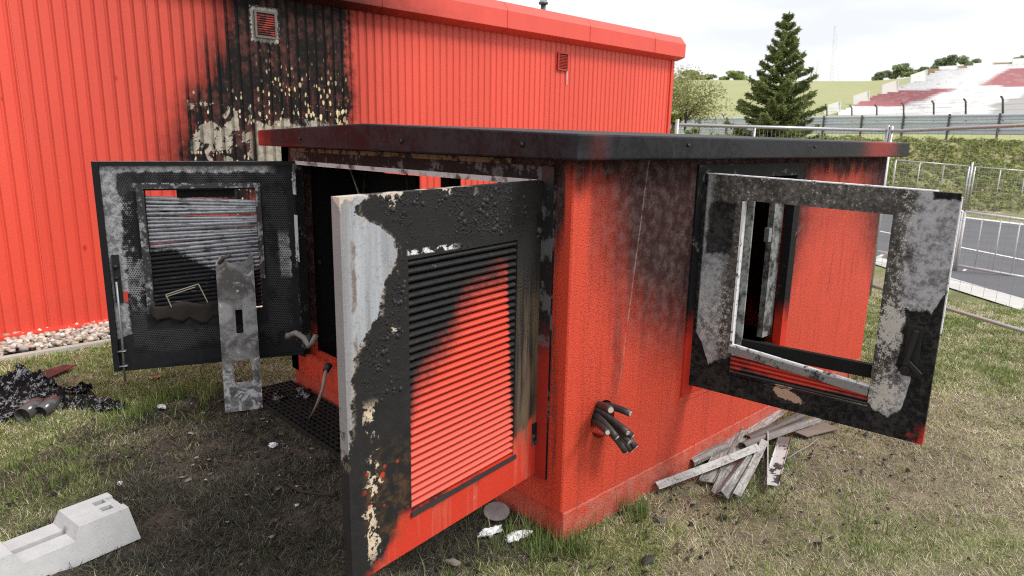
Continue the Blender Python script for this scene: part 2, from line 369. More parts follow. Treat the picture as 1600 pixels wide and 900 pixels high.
sl = m.ss(x-left+(nb-.5)*.42+(stre-.5)*.28+(nmid-.5)*.14, -.34, .26)*m.ss(x+(stre-.5)*.16+(nmid-.5)*.14+(nb-.5)*.2, 2.06, 1.86)
thin = m.pw(z, [(0, 1), (2.3, .97), (2.6, .86), (3.0, .70)])
faint = m.ss(x+(nb-.5)*.8, -1.6, .6)*m.ss(x+(nb-.5)*.5, 3.0, 1.9)*m.ss(z, .6, 1.8)
faint2 = m.ss(z+(nb-.5)*.4, 2.5, 3.1)*m.ss(x, 5.5, 2.0)*m.ss(x, .0, 1.0)
soot = m.cl(sl*thin*(1-m.ss(stre+(nmid-.5)*.5, .48, .70)*.42)+(faint*.30+faint2*.34)*(stre*.9+.55)+groove*faint*.16)
col = m.mix(soot, base, m.mix(m.ss(nb+(nmid-.5)*.9-groove*.15, .42, .70), C3(.015, .014, .014), C3(.080, .034, .030)))
# pale drips where paint has burst
dv1 = m.vec(x*36.+(nmid-.5)*1.2, 0., z*17.+(nmid-.5)*1.); vd = m.vor(dv1, 1); vr, vg, vb_ = m.sep(m.vor(dv1, 1, out='Color'))
zone = m.ss(x, .88, 1.0)*m.ss(x+(nmid-.5)*.12, 1.96, 1.86)*m.ss(z+(nb-.5)*.6+(stre-.5)*.5, 2.62, 2.1)
thr = m.pw(z, [(1.4, .66), (1.75, .52), (2.1, .40), (2.6, .26)])*(vg*.9+.35)
drip = m.ss(vd, thr, thr-.09)*m.ss(vr, .36, .46)*zone*m.ss(nb+(stre-.5)*.6, .34, .48)
col = m.mix(drip, col, m.mix(vb_, C3(.74, .64, .42), C3(.58, .44, .22)))
z2 = m.ss(x+(nmid-.5)*.10, .25, .33)*m.ss(x+(nmid-.5)*.10, .88, .80)*m.ss(z+(nb-.5)*.35, 2.06, 2.0)
drip2 = m.ss(vd, .34, .26)*m.ss(vr, .74, .82)*m.ss(x, .25, .3)*m.ss(x, 1.0, .9)*m.ss(z, 2.15, 2.0)
bare1 = m.ss(m.noise(m.vec(x*1.1, 0., z*.95), 5.5, 5, .62, .6)+m.pw(z, [(1.2, -.2), (1.42, .01), (1.6, .06), (1.75, .035), (1.95, .03), (2.05, -.2)]), .535, .555)*z2
lowz = m.pw(m.noise(None, 9, 5, .7), [(0, 1.50), (.4, 1.74), (.6, 1.86), (1, 2.15)])
bare2 = m.ss(z-lowz, .03, -.03)*m.ss(x, .88, .93)*m.ss(x+(nmid-.5)*.10, 1.93, 1.88)
bm_ = m.cl(bare1+bare2)
col = m.mix(drip2, col, C3(.6, .52, .36))
col = m.mix(bm_, col, m.mul(m.mix(m.ss(nmid, .3, .7), C3(.22, .19, .15), C3(.46, .42, .35)), 1-groove*.35))
# peeled rim of the vent
col = m.mix(m.ss(m.mx(m.op('ABSOLUTE', x-1.045)-.135, m.op('ABSOLUTE', z-2.735)-.155)+(nfine-.5)*.10, .012, -.008), col, C3(.38, .36, .34))
HALL_M = m.out(col, m.cl(.40+soot*.4+nfine*.1), 0, nfine+bm_*-.4, .22, .006, m.cl(.5-soot*.42))
hall = empty('red_hall', (0, YB, 0), 'long red corrugated metal hall with sooty scorched wall', 'building')
# corrugated sheet, one metre wide, shared
prof = []; PITCH = .1
for k in range(10):
    x0 = k*PITCH
    prof += [(x0, 0), (x0+.056, 0), (x0+.067, .011), (x0+.081, .011), (x0+.092, 0)]
prof.append((1.0, 0))
mb = MB()
for (xa, ya) in prof: mb.v += [(xa, ya-.0, 0.), (xa, ya, 3.0)]
mb.f = [(2*i, 2*i+2, 2*i+3, 2*i+1) for i in range(len(prof)-1)]
sheet = bpy.data.meshes.new('wall_sheet'); sheet.from_pydata(mb.v, [], mb.f); sheet.materials.append(HALL_M)
for k in range(-8, 8):
    o = obj('wall_sheet', sheet, None, hall); o.location = (k*1.0, YB, .03); o.scale = (.9985, 1, .995)
HS = simple('hall_red', (.68, .07, .045), .5, 0, .2, 8)
MB().box(-8, 7.93, YB+.03, YB+7, 0, 3.02).build('wall_core', HS, hall)
MB().box(-8.05, 7.99, YB-.10, YB+7.1, -.05, .05).build('plinth', HS, hall)
mt = MB().prism([(0, 0), (.07, 0), (.07, .05), (0, .05)], (7.93, YB-.025, .05), (1, 0, 0), (0, 1, 0), (0, 0, 2.95)).build('corner_trim', HS, hall)
m = Mat('fascia'); x, y, z = m.sep(m.pos()); st = m.noise(m.vec(x*3., y, z*.6), 1, 4, .6); nb = m.noise(None, 8, 5, .65)
sf = m.cl(m.ss(x+(nb-.5)*.8+(z-3.15)*1.2, 3.6, 1.5)*m.ss(x, -.9, .3)*.97)
FASC = m.out(m.mix(sf, m.mul(C3(.70, .075, .05), st*.3+.85), C3(.020, .010, .010)), .45, 0, nb, .05, .004, m.cl(.5-sf*.35))
seams = [-8.1, -4.9, -1.3, .5, 2.3, 4.12, 5.7, 7.25, 8.08]
fp = [(0.05, 3.0), (-.02, 3.0), (-.17, 3.045), (-.17, 3.25), (-.07, 3.37), (.35, 3.40), (.35, 3.3), (.05, 3.2)]
for a, b in zip(seams[:-1], seams[1:]):
    MB().prism(fp, (a+.003, YB, 0), (0, 1, 0), (0, 0, 1), (b-a-.006, 0, 0)).build('fascia_panel', FASC, hall, False, .004)
for s_ in seams[1:-1]: MB().prism([(-.176, 3.05), (-.176, 3.252), (-.168, 3.262), (-.168, 3.04)], (s_-.02, YB, 0), (0, 1, 0), (0, 0, 1), (.04, 0, 0)).build('seam_cover', FASC, hall)
MB().box(-8.1, 8.05, YB+.3, YB+7.2, 3.02, 3.33).build('roof', simple('roof_grey', (.3, .3, .3)), hall)
p = at(849, 4, 13.0)
pf = MB().tube([(p[0], p[1], 3.3), (p[0], p[1], p[2]-.02)], .05, 12).tube([(p[0], p[1], p[2]-.03), (p[0], p[1], p[2]+.01)], .09, 12).tube([(p[0], p[1], p[2]+.05), (p[0], p[1], p[2]+.18)], .085, 12)
for a in range(4): pf.tube([(p[0]+.07*math.cos(a*1.57), p[1]+.07*math.sin(a*1.57), p[2]), (p[0]+.07*math.cos(a*1.57), p[1]+.07*math.sin(a*1.57), p[2]+.06)], .008, 6)
pf.build('flue_pipe', simple('flue', (.10, .12, .12), .5, .6), hall, True)
def wall_vent(cx, cz, w_, h_, mat, smat, n):
    v = plate(rect(-w_/2, w_/2, -h_/2, h_/2), [rect(-w_/2+.02, w_/2-.02, -h_/2+.02, h_/2-.02)], (cx, YB-.012, cz), (1, 0, 0), (0, 0, 1), (0, -.02, 0))
    o = obj('wall_vent', v, mat, hall)
    MB().box(cx-w_/2+.01, cx+w_/2-.01, YB-.011, YB-.004, cz-h_/2+.01, cz+h_/2-.01).build('vent_back', simple('vent_dark', (.03, .012, .01)), o)
    for k in range(n):
        zz = cz-h_/2+.03+(h_-.06)*(k+.5)/n
        MB().prism([(-.006, .006), (-.020, -.004), (-.018, -.009), (-.004, .001)], (cx-w_/2+.018, YB-.009, zz), (0, 1, 0), (0, 0, 1), (w_-.036, 0, 0)).build('vent_slat', smat, o)
VR = simple('vent_red', (.42, .035, .022), .5, 0, .3)
m = Mat('vent_scorched'); nb = m.noise(None, 14, 4, .6); VS_ = m.out(m.mix(m.ss(nb, .40, .58), C3(.07, .02, .016), C3(.36, .05, .035)), .6)
wall_vent(1.045, 2.735, .22, .25, simple('vent_frame', (.11, .09, .08), .6), VS_, 9)
wall_vent(5.30, 2.76, .21, .24, VR, VR, 9)
MB().bar((5.40, YB-.012, 2.64), (5.405, YB-.012, 2.46), .012, .006, (0, 1, 0)).build('vent_streak', simple('lime', (.7, .66, .6)), hall)

# ------------------------------------------------------------------ KIOSK
WL, WR, H, Z1 = 2.54, 3.372, 1.625, .119
kiosk = empty('transformer_kiosk', (0, 0, 0), 'burnt-out red concrete electrical kiosk with open doors and black roof edge', 'kiosk')
m = Mat('kiosk_render'); x, y, z = m.sep(m.pos())
gr1 = m.noise(None, 190, 2, .6); gr2 = m.noise(None, 110, 3, .7); nb = m.noise(None, 4.5, 5, .6); nm = m.noise(None, 17, 4, .65)
st = m.noise(m.vec(x*16., y*16., z*.9), 1, 4, .6); st2 = m.noise(m.vec(x*42.+7., y*42., z*1.6), 1, 3, .6)
base = m.mix(m.cl(nb*1.2-.25), C3(.68, .066, .027), C3(.57, .047, .020))
base = m.mix(m.ss(st2, .60, .80)*.35, base, C3(.68, .10, .06))
band = m.ss(x, .085, .06)*m.ss(y, .05, .03)
base = m.mix(m.cl(m.ss(gr2, .47, .62)*.50*(1-band*.75)), base, C3(.17, .010, .007)); base = m.mix(m.ss(gr1, .55, .64)*.28*(1-band*.7), base, C3(.74, .10, .045))
base = m.mix(m.ss(st2+(st-.5)*.6+(gr2-.5)*.5, .48, .72)*.34*(1-band*.6), base, C3(.24, .020, .012))
isR = m.ss(y, .05, .03)                                            # right-hand face and its corner
topb = m.ss(z+(st-.5)*.30+(nb-.5)*.1, 1.43, 1.60)
pr = m.pw(x, [(0, -.1), (.085, -.02), (.12, .42), (.22, .55), (.33, .78), (.45, 1.05), (.60, 1.22), (.72, 1.30), (.95, 1.38), (2.0, 1.0), (2.06, .80), (2.2, .42), (2.5, .22), (2.85, .30), (3.15, .70), (3.4, 1.0)])
pz = m.pw(z, [(0, -1.6), (.45, -1.25), (.7, -.66), (.95, -.20), (1.2, .12), (1.62, .42)])
sR = m.ss(pr+pz+(st-.5)*.26+(nb-.5)*.34+(st2-.5)*.10, .10, 1.30)
stk = m.ss(m.op('ABSOLUTE', x-.33+(z-1.)*.02+(nb-.5)*.12), .055, .005)*m.ss(z, .35, .8)*m.ss(z, 1.35, 1.1)*.55
stk2 = m.ss(st2, .58, .70)*m.ss(x, 2.3, 2.6)*m.ss(z, .3, .9)*.55
sR = m.mx(m.mx(sR, stk), stk2)
sL = m.ss(z+(st-.5)*.5+(nm-.5)*.2-y*.35, 1.12, 1.36)
sL = m.mx(sL, m.ss(st+(nm-.5)*.4, .54, .72)*.6)
sL = m.mx(sL, m.ss(y, .3, .6)*m.ss(z, .3, .5))
soot = m.mx(m.mx(isR*sR, (1-isR)*sL), topb)
soot = m.cl(soot+((gr1-.5)*1.2+(gr2-.5)*1.1)*soot*(1.12-soot)*2.4)
col = m.mix(soot*.975, base, m.mix(m.ss(nm+(gr2-.5)*.5, .40, .7), C3(.016, .015, .016), C3(.075, .068, .068)))
scr = m.ss(m.op('ABSOLUTE', x-.36-(z-.6)*.125+(nb-.5)*.02), .006, .002)*m.ss(z, .5, .8)*.45*isR
col = m.mix(m.mx(m.ss(st2+gr2*.3, .84, .92)*soot*.6, scr*m.ss(nm, .35, .55)), col, C3(.34, .27, .25))
lime = m.ss(st2+(nm-.5)*.4, .60, .72)*m.ss(m.op('ABSOLUTE', x-.80), .22, .05)*m.ss(z+(nm-.5)*.3, .50, .38)*.40*isR
col = m.mix(lime, col, C3(.62, .22, .17))
dirt = m.ss(z+(nm-.5)*.12, .16, .03)*.55
col = m.mix(dirt*m.ss(nb, .35, .6), col, C3(.36, .12, .085))
pl = m.ss(z, .121, .116)
col = m.mix(pl*m.ss(nm, .35, .65)*.6*isR, col, C3(.50, .17, .13))
KR = m.out(col, m.cl(.58+soot*.3), 0, gr1*.9+gr2*.7, .8, .008, m.cl(.42-soot*.34))
ch = .006
# side wall with cable hole and door opening
def circ(cx, cz, r, n=28): return [(cx+r*math.cos(2*math.pi*k/n), cz+r*1.06*math.sin(2*math.pi*k/n)) for k in range(n)]
OX0, OX1, OZ0, OZ1 = .905, 1.975, .455, 1.575
obj('side_wall', plate(rect(ch, WR, Z1, H), [circ(.255, .485, .083), rect(OX0, OX1, OZ0, OZ1)], (0, 0, 0), (1, 0, 0), (0, 0, 1), (0, .11, 0)), KR, kiosk)
FY0, FY1, FZ0, FZ1 = .125, 2.365, .245, 1.565
obj('front_wall', plate([(ch, Z1), (WL, Z1), (WL, H), (ch, H)], [rect(FY0, FY1, FZ0, FZ1)], (0, 0, 0), (0, 1, 0), (0, 0, 1), (.11, 0, 0)), KR, kiosk)
MB().prism([(0, ch), (ch, 0), (.109, 0.0015), (.109, .109), (.0015, .109)], (0, 0, Z1), (1, 0, 0), (0, 1, 0), (0, 0, H-Z1)).build('corner_post', KR, kiosk, False, .003)
SB = Mat('sooty_inside'); q = SB.noise(None, 9, 5, .65); SOOT_IN = SB.out(SB.mix(SB.ss(q, .62, .75), C3(.011, .011, .012), C3(.10, .095, .09)), .9, 0, q, .3, .01, .08)
obj('back_wall', plate(rect(0.0, WR, Z1, H), [rect(.72, 1.30, .9, 1.52), rect(1.42, 1.9, .9, 1.44)], (0, WL-.1, 0), (1, 0, 0), (0, 0, 1), (0, .1, 0)), SOOT_IN, kiosk)
MB().box(WR-.1, WR, .1105, WL-.1005, Z1, H).build('end_wall', KR, kiosk)
MB().box(.1105, WR-.1005, .1105, WL-.1005, .02, .2).build('inner_floor', SOOT_IN, kiosk)
MB().box(1.15, 1.19, .1105, 1.7, .2, 1.3).build('inner_partition', SOOT_IN, kiosk)
MB().box(.50, .53, 1.75, WL-.1005, .2, 1.46).build('inner_panel', SOOT_IN, kiosk)
BLKW = simple('burnt_wire', (.03, .028, .026), .7)
AL = simple('bare_alu', (.34, .35, .37), .45, .6, .5, 20)
MB().bar((.2, 2.05, .25), (.2, 2.05, .78), .02, .02).bar((.2, 2.05, .40), (.2, 1.72, .42), .03, .015).build('inner_bracket', AL, kiosk)
for k_, pts_ in enumerate((((.3, 2.2, 1.5), (.32, 2.12, 1.32), (.3, 2.05, 1.22), (.28, 2.02, 1.28)), ((.4, 1.7, 1.5), (.38, 1.66, 1.1), (.42, 1.6, .8)), ((.45, 2.25, 1.5), (.42, 2.3, 1.0), (.36, 2.2, .55), (.3, 2.1, .4)))):
    MB().tube(pts_, .006, 6).build('hanging_wire', simple('bare_wire', (.28, .26, .22), .5, .3) if k_ == 0 else BLKW, kiosk, True)
MB().box(.42, .498, 1.95, 2.2, .85, 1.15).build('terminal_box', simple('ash_box', (.09, .088, .085), .8, 0, .7, 15, .4, .1), kiosk, False, .006)
# plinth: three sunk courses of the concrete base
MB().prism([(.010, -.004), (WR+.004, -.004), (WR+.004, WL-.02), (.010, WL-.02)], (0, 0, -.06), (1, 0, 0), (0, 1, 0), (0, 0, .06+Z1-.004)).build('plinth', KR, kiosk, False, .007)
# roof
m = Mat('roof_edge'); x, y, z = m.sep(m.pos()); nb = m.noise(None, 5, 5, .65); nm = m.noise(None, 30, 4, .7); scr = m.noise(m.vec(x*40., y*40., z*6.), 1, 3, .6, 1.5)
rL = m.ss(y+(nb-.5)*.3, 2.38, 2.75)*.8*m.ss(x, .3, -.05)
rR = m.ss(m.op('ABSOLUTE', x-2.92+(nb-.5)*.3), .42, .05)*m.ss(y, .2, 0)*.45
rC = m.ss(m.op('ABSOLUTE', x-.02), .10, .0)*m.ss(y, .0, -.05)*.08
rU = m.ss(z+(nb-.5)*.02, 1.655, 1.63)*m.ss(x, .0, -.1)*m.ss(y, 1.0, 2.4)*.07
rd_ = m.cl(m.mx(m.mx(rL, rR), m.mx(rC, rU)))
col = m.mix(m.ss(nb+(nm-.5)*.5, .35, .65), C3(.007, .007, .009), C3(.022, .022, .027)); col = m.mix(rd_, col, C3(.48, .045, .03))
col = m.mix(m.ss(scr, .70, .78)*.28, col, C3(.2, .2, .21))
ROOFM = m.out(col, m.cl(nb*.5+nm*.3+.08), 0, nm+nb*3, .22, .006, .16)
OV = .105; rt = H+.097
gab = [(-OV, H), (WL+OV, H), (WL+OV, rt), (WL/2+.1, rt+.04), (-OV, rt)]
MB().prism(gab, (-OV, 0, 0), (0, 1, 0), (0, 0, 1), (WR+2*OV, 0, 0)).build('roof', ROOFM, kiosk, False, .008)
BOLT = simple('bolt_black', (.02, .02, .022), .4, .4)
for yy in (2.05, 1.01, -.02+.20):
    MB().tube([(-OV-.001, yy, H+.052), (-OV-.006, yy, H+.052)], .011, 12).build('roof_bolt', BOLT, kiosk, True)
for xx in (.62, 1.9): MB().tube([(xx, -OV-.001, H+.06), (xx, -OV-.005, H+.06)], .008, 10).build('roof_bolt', BOLT, kiosk, True)
# brown board strip under the roof edge and door frames
m = Mat('scorched_board'); nb = m.noise(None, 12, 4, .6); SBRD = m.out(m.mix(m.ss(nb, .40, .52), C3(.02, .016, .014), C3(.20, .13, .075)), .85, 0, nb, .4, .01)
MB().box(-.006, -.001, .35, 2.42, 1.588, 1.618).build('under_board', SBRD, kiosk)
m = Mat('frame_metal'); nb = m.noise(None, 6, 5, .65); nm = m.noise(None, 55, 4, .7); fx, fy, fz = m.sep(m.pos())
fs = m.ss(nb+(nm-.5)*.3, .52, .60)
FRM = m.out(m.mix(fs*.6, C3(.012, .012, .013), C3(.17, .17, .18)), .6, 0, nm, .3, .004, .15)
m = Mat('frame_edge'); nb = m.noise(None, 9, 5, .65); FRE = m.out(m.mix(m.ss(nb, .35, .5), C3(.05, .05, .05), C3(.55, .55, .57)), .55)
ff = obj('door_frame', plate([(FY0-.035, FZ0), (FY0+.03, FZ0), (FY0+.03, FZ1-.035), (FY1-.03, FZ1-.035), (FY1-.03, FZ0), (FY1+.035, FZ0), (FY1+.035, FZ1+.03), (FY0-.035, FZ1+.03)], [], (-.012, 0, 0), (0, 1, 0), (0, 0, 1), (.05, 0, 0)), FRM, kiosk)
MB().box(.001, .034, FY0+.032, FY1-.032, FZ0+.0005, FZ0+.016).box(.075, .109, FY0+.002, FY1-.032, FZ0+.0005, FZ0+.022).build('sill_lip', KR, kiosk)
m = Mat('hinge_stile'); sx, sy, sz_ = m.sep(m.pos()); nb = m.noise(None, 9, 5, .65)
HST = m.out(m.mix(m.ss(sz_+(nb-.5)*.3, .95, .75), m.mix(m.ss(nb, .5, .58), C3(.012, .012, .013), C3(.10, .10, .11)), C3(.34, .022, .015)), .5)
MB().box(-.018, -.013, FY0-.036, FY0+.03, FZ0+.002, FZ1+.028).build('hinge_stile', HST, ff)
MB().box(-.0135, .0, FY0+.06, FY1-.03, FZ1-.050, FZ1-.026).build('frame_lip', FRE, ff)
MB().box(-.03, .03, FY1-.058, FY1-.034, .32, 1.52).build('frame_jamb', FRM, ff)
for zz, h_ in ((1.40, .14), (1.05, .30)):
    MB().box(-.034, -.030, FY1-.075, FY1-.034, zz-h_/2, zz+h_/2).build('jamb_plate', FRE, ff)
for zz in (1.42, .93, .42): MB().tube([(-.036, FY1-.055, zz), (-.046, FY1-.055, zz)], .012, 10).build('jamb_bolt', AL, ff, True)
rf = obj('door_frame', plate(rect(OX0-.03, OX1+.03, OZ0-.02, OZ1+.02), [rect(OX0+.045, OX1-.045, OZ0+.045, OZ1-.05)], (0, -.010, 0), (1, 0, 0), (0, 0, 1), (0, .05, 0)), None, kiosk)
m = Mat('side_frame'); x, y, z = m.sep(m.pos()); nb = m.noise(None, 7, 5, .65)
SFM = m.out(m.mix(m.ss(z+(nb-.5)*.25-m.ss(x, 1.1, .9)*.1, .78, .58), m.mix(m.ss(nb, .56, .64), C3(.011, .011, .012), C3(.12, .12, .13)), C3(.52, .035, .02)), .6, 0, nb, .2, .005, .12)
rf.data.materials.append(SFM)
m = Mat('jamb_grey'); nb = m.noise(None, 14, 5, .7); JG = m.out(m.mix(m.ss(nb, .36, .60), C3(.02, .02, .02), C3(.24, .25, .25)), .7, 0, nb, .5, .006)
MB().box(OX1-.16, OX1-.046, .05, .085, OZ0+.10, OZ1-.08).build('inner_jamb', JG, rf)
MB().box(OX0+.046, OX1-.046, .045, .105, OZ0+.03, OZ0+.047).build('sill_plate', JG, rf)
MB().box(OX1-.20, OX1-.165, .052, .08, 1.14, 1.22).build('latch_keeper', AL, rf)
MB().prism([(OX0-.05, OZ0-.055), (OX1+.05, OZ0-.055), (OX1+.03, OZ0-.021), (OX0-.03, OZ0-.021)], (0, -.006, 0), (1, 0, 0), (0, 0, 1), (0, .02, 0)).build('concrete_sill', KR, rf)

# ------------------------------------------------------------------ doors
class Door:
    def __init__(s, h, fr, z0, z1, w, top, bot):
        s.h = np.array(h); d = np.array(fr)-s.h; s.d = d/np.linalg.norm(d); s.n = np.array([-s.d[1], s.d[0]]); s.z0, s.z1, s.w, s.top, s.bot = z0, z1, w, top, bot
    def p(s, a, z, n=0.):
        t = (z-s.z0)/(s.z1-s.z0); q = s.h+s.d*a+s.n*n; return Vector((q[0], q[1], z+a*(s.bot+(s.top-s.bot)*t)))
    def leaf(s, outer, holes, n0, n1):          # plate in door coordinates, warped onto the door
        me = plate(outer, holes, (0, 0, n0), (1, 0, 0), (0, 1, 0), (0, 0, n1-n0))
        for v in me.vertices: v.co = s.p(v.co.x, v.co.y, v.co.z)
        fix(me); return me
    def box(s, mb, a0, a1, z0, z1, n0, n1):
        return mb.hexa([s.p(a0, z0, n0), s.p(a1, z0, n0), s.p(a1, z0, n1), s.p(a0, z0, n1), s.p(a0, z1, n0), s.p(a1, z1, n0), s.p(a1, z1, n1), s.p(a0, z1, n1)])
    def slat(s, name, me, mat, parent, a0, za, a1, zb, n=0., tilt=0.):
        A, B = s.p(a0, za, n), s.p(a1, zb, n); ax = B-A; L = ax.length; ax.normalize(); nn = Vector((s.n[0], s.n[1], 0)); nn = (nn-ax*nn.dot(ax)).normalized()
        up = nn.cross(ax)
        if up.z < 0: up = -up
        nn = nn*math.cos(tilt)+up*math.sin(tilt); up2 = up*math.cos(tilt)-Vector((s.n[0], s.n[1], 0))*math.sin(tilt)
        o = obj(name, me, mat, parent, 0, False)
        o.matrix_basis = wmat(parent).inverted() @ Matrix(((ax.x*L, nn.x, up2.x, A.x), (ax.y*L, nn.y, up2.y, A.y), (ax.z*L, nn.z, up2.z, A.z), (0, 0, 0, 1)))
        return o
def slat_mesh(name, prof, mat):
    mb = MB(); n = len(prof); mb.v = [(0, a, b) for a, b in prof]+[(1, a, b) for a, b in prof]
    mb.f = [tuple(range(n-1, -1, -1)), tuple(range(n, 2*n))]+[(k, (k+1) % n, n+(k+1) % n, n+k) for k in range(n)]
    me = mb.mesh(name); me.materials.append(mat); return me

# --- front leaf, outer side to the camera (its normal n points to the camera when negative d-turn)
D1 = Door((0, .15), (-.985, .085), .257, 1.537, .967, -.022, -.075)
sg = -1 if D1.n @ (CAM[:2]-D1.h) < 0 else 1
D1.n = D1.n*sg
m = Mat('front_door_paint'); s_, z, nn = m.door(D1.h, D1.d)
nb = m.noise(None, 6, 5, .65); nm = m.noise(None, 22, 5, .7); nf = m.noise(None, 90, 4, .7); st = m.noise(m.vec(s_*22., 0., z*1.3), 1, 5, .65)
bl = m.vor(m.vec(m.sep(m.pos())[0], m.sep(m.pos())[1], z+(nb-.5)*.1), 75); bl2 = m.vor(None, 170)
redm = m.ss(z+(nb-.5)*.25+(st-.5)*.10-m.pw(s_, [(0, .55), (.10, .50), (.2, .42), (.65, .33), (.75, .36), (.83, .24), (.97, .10)]), .045, -.03)
col = m.mix(redm, m.mix(nm, C3(.012, .012, .013), C3(.035, .034, .034)), m.mix(m.cl(st*1.3-.3), C3(.60, .040, .018), C3(.46, .028, .014)))
wash = m.ss(st, .50, .66)*m.ss(z, .62, .4)*redm
col = m.mix(wash*.35, col, C3(.62, .18, .12))
# brown run-down varnish on the hinge side and foot of the free side
br = m.ss(s_, .17, .12)*m.ss(z, 1.25, .95)*m.ss(z, .35, .55)
col = m.mix(br*m.ss(st, .38, .58)*.8, col, C3(.16, .115, .075)); col = m.mix(br*m.ss(st, .58, .66), col, C3(.075, .035, .010))
br2 = m.ss(s_, .70, .74)*m.ss(z, .70, .55)*m.ss(z, .22, .34)*m.ss(s_, .93, .88)
col = m.mix(br2*m.ss(nm, .45, .62)*.6, col, C3(.11, .058, .022)); col = m.mix(br2*m.ss(m.vor(None, 18), .22, .15)*.8, col, C3(.52, .05, .02))
# bare grey-white metal where the paint peeled
wb = m.pw(z, [(.2, 1.2), (.58, .99), (.70, .955), (.92, .945), (1.0, .93), (1.05, .90), (1.12, .835), (1.2, .82), (1.32, .745), (1.37, .76), (1.42, .82), (1.455, .90), (1.49, .90), (1.51, .86), (1.54, .82)])
wm = m.ss(s_-wb+(nm-.5)*.09+(nb-.5)*.06, -.004, .004)
metal = m.mix(m.cl((st-.5)*2.6+.5), C3(.19, .20, .225), C3(.42, .44, .475)); metal = m.mix(m.ss(nf+(nm-.5)*.8, .52, .72)*.6, metal, C3(.2, .18, .16)); metal = m.mix(m.ss(s_, .925, .945)*.55, metal, C3(.17, .165, .165))
metal = m.mix(m.ss(m.op('ABSOLUTE', s_-.925+(nm-.5)*.03), .012, .004)*m.ss(nb, .44, .55), metal, C3(.16, .13, .11))
col = m.mix(wm, col, metal)
rim = m.ss(m.op('ABSOLUTE', s_-wb+(nm-.5)*.06+(nb-.5)*.05), .016, .004)*m.ss(nm, .46, .56)
col = m.mix(rim*.35, col, C3(.40, .32, .24))
cr = m.ss(m.op('ABSOLUTE', s_-.885+(nm-.5)*.22+(nb-.5)*.1), .016, .010)*m.ss(z, .85, .78)*m.ss(z, .2, .3)*m.ss(nb+(nm-.5)*.4, .47, .53)
col = m.mix(cr, col, C3(.60, .49, .37))
topw = m.ss(m.noise(None, 13, 4, .6)+m.ss(z-s_*.0, 1.44, 1.53)*.22, .70, .73)*m.ss(s_, .35, .5)
col = m.mix(topw, col, C3(.52, .45, .38))
strip_ = m.ss(m.op('ABSOLUTE', z-1.318+s_*.0), .012, .007)*m.ss(s_, .46, .53)*m.ss(s_, .715, .70)*m.ss(nm, .45, .53)
col = m.mix(strip_, col, C3(.7, .7, .72))
blm = m.ss(z, .75, .95)*(1-wm)*(1-redm)
hgt = m.ss(bl, .55, .0)*blm*m.ss(nb+(nm-.5)*.7, .48, .66)*1.5+m.ss(bl2, .5, .05)*blm*m.ss(nm, .4, .6)*.6+nf*.3+(1-wm)*.5
sp_ = m.cl(m.mx(wm, redm)*.4+.10); FD_M = m.out(col, m.cl(.42+nm*.25), 0, hgt, .8, .006, sp_)
TH = .045
d1 = obj('door', D1.leaf(rect(0, .967, .257, 1.537), [rect(.16, .707, .405, 1.315)], -TH, 0), FD_M, kiosk)
d1['label'] = 'half-open front door leaf, red louvre blackened and blistered above'
mb = MB(); D1.box(mb, .15, .715, .395, 1.325, -TH-.004, -TH+.002); mb.build('light_block_sheet', SOOT_IN, d1)  # black sheet added behind the slats so no light shows through the gaps
m = Mat('front_slat_paint'); s_, z, nn = m.door(D1.h, D1.d); nb = m.noise(None, 5, 4, .6); nm = m.noise(None, 40, 4, .7); nf = m.noise(None, 130, 3, .6)
edge = m.pw(s_, [(.15, .50), (.175, .62), (.21, 1.16), (.25, 1.155), (.33, 1.135), (.40, 1.09), (.46, 1.05), (.51, .97), (.58, .93), (.64, .875), (.68, .80), (.70, .70), (.71, .40)])
rm = m.ss(z+s_*.02-edge+(nb-.5)*.20+(nm-.5)*.14, .12, -.12)
col = m.mix(rm, m.mix(nm, C3(.013, .013, .014), C3(.04, .04, .042)), m.mix(m.ss(z, .9, .45), C3(.66, .075, .045), C3(.72, .12, .085)))
col = m.mix(m.ss(nm, .66, .74)*.5*(1-rm), col, C3(.25, .25, .26))
col = m.mix(m.ss(nm, .70, .76)*.6*rm, col, C3(.05, .02, .015))
FS_M = m.out(col, m.cl(.34+nm*.2), 0, nf, .12, .003, m.cl(.12+rm*.38))
NS = 33; pit = .906/NS
sm = slat_mesh('slat', [(-.022, .013), (-.006, .0115), (.001, .008), (.003, .003), (.001, -.002), (-.008, -.0075), (-.022, -.0095)], FS_M)
for k in range(NS): D1.slat('slat', sm, None, d1, .1605, .405+pit*(k+.5), .7065, .405+pit*(k+.5), -.006)
mb = MB(); D1.box(mb, .150, .712, .388, .404, .001, .009); mb.build('louvre_lip', simple('lip_black', (.03, .03, .032), .5), d1)
for zz in (.45, 1.36):
    mb = MB(); D1.box(mb, -.014, .045, zz-.05, zz+.05, .0005, .006); mb.tube([D1.p(-.008, zz-.06, .006), D1.p(-.008, zz+.06, .006)], .009, 10); mb.build('hinge', FRM, d1)
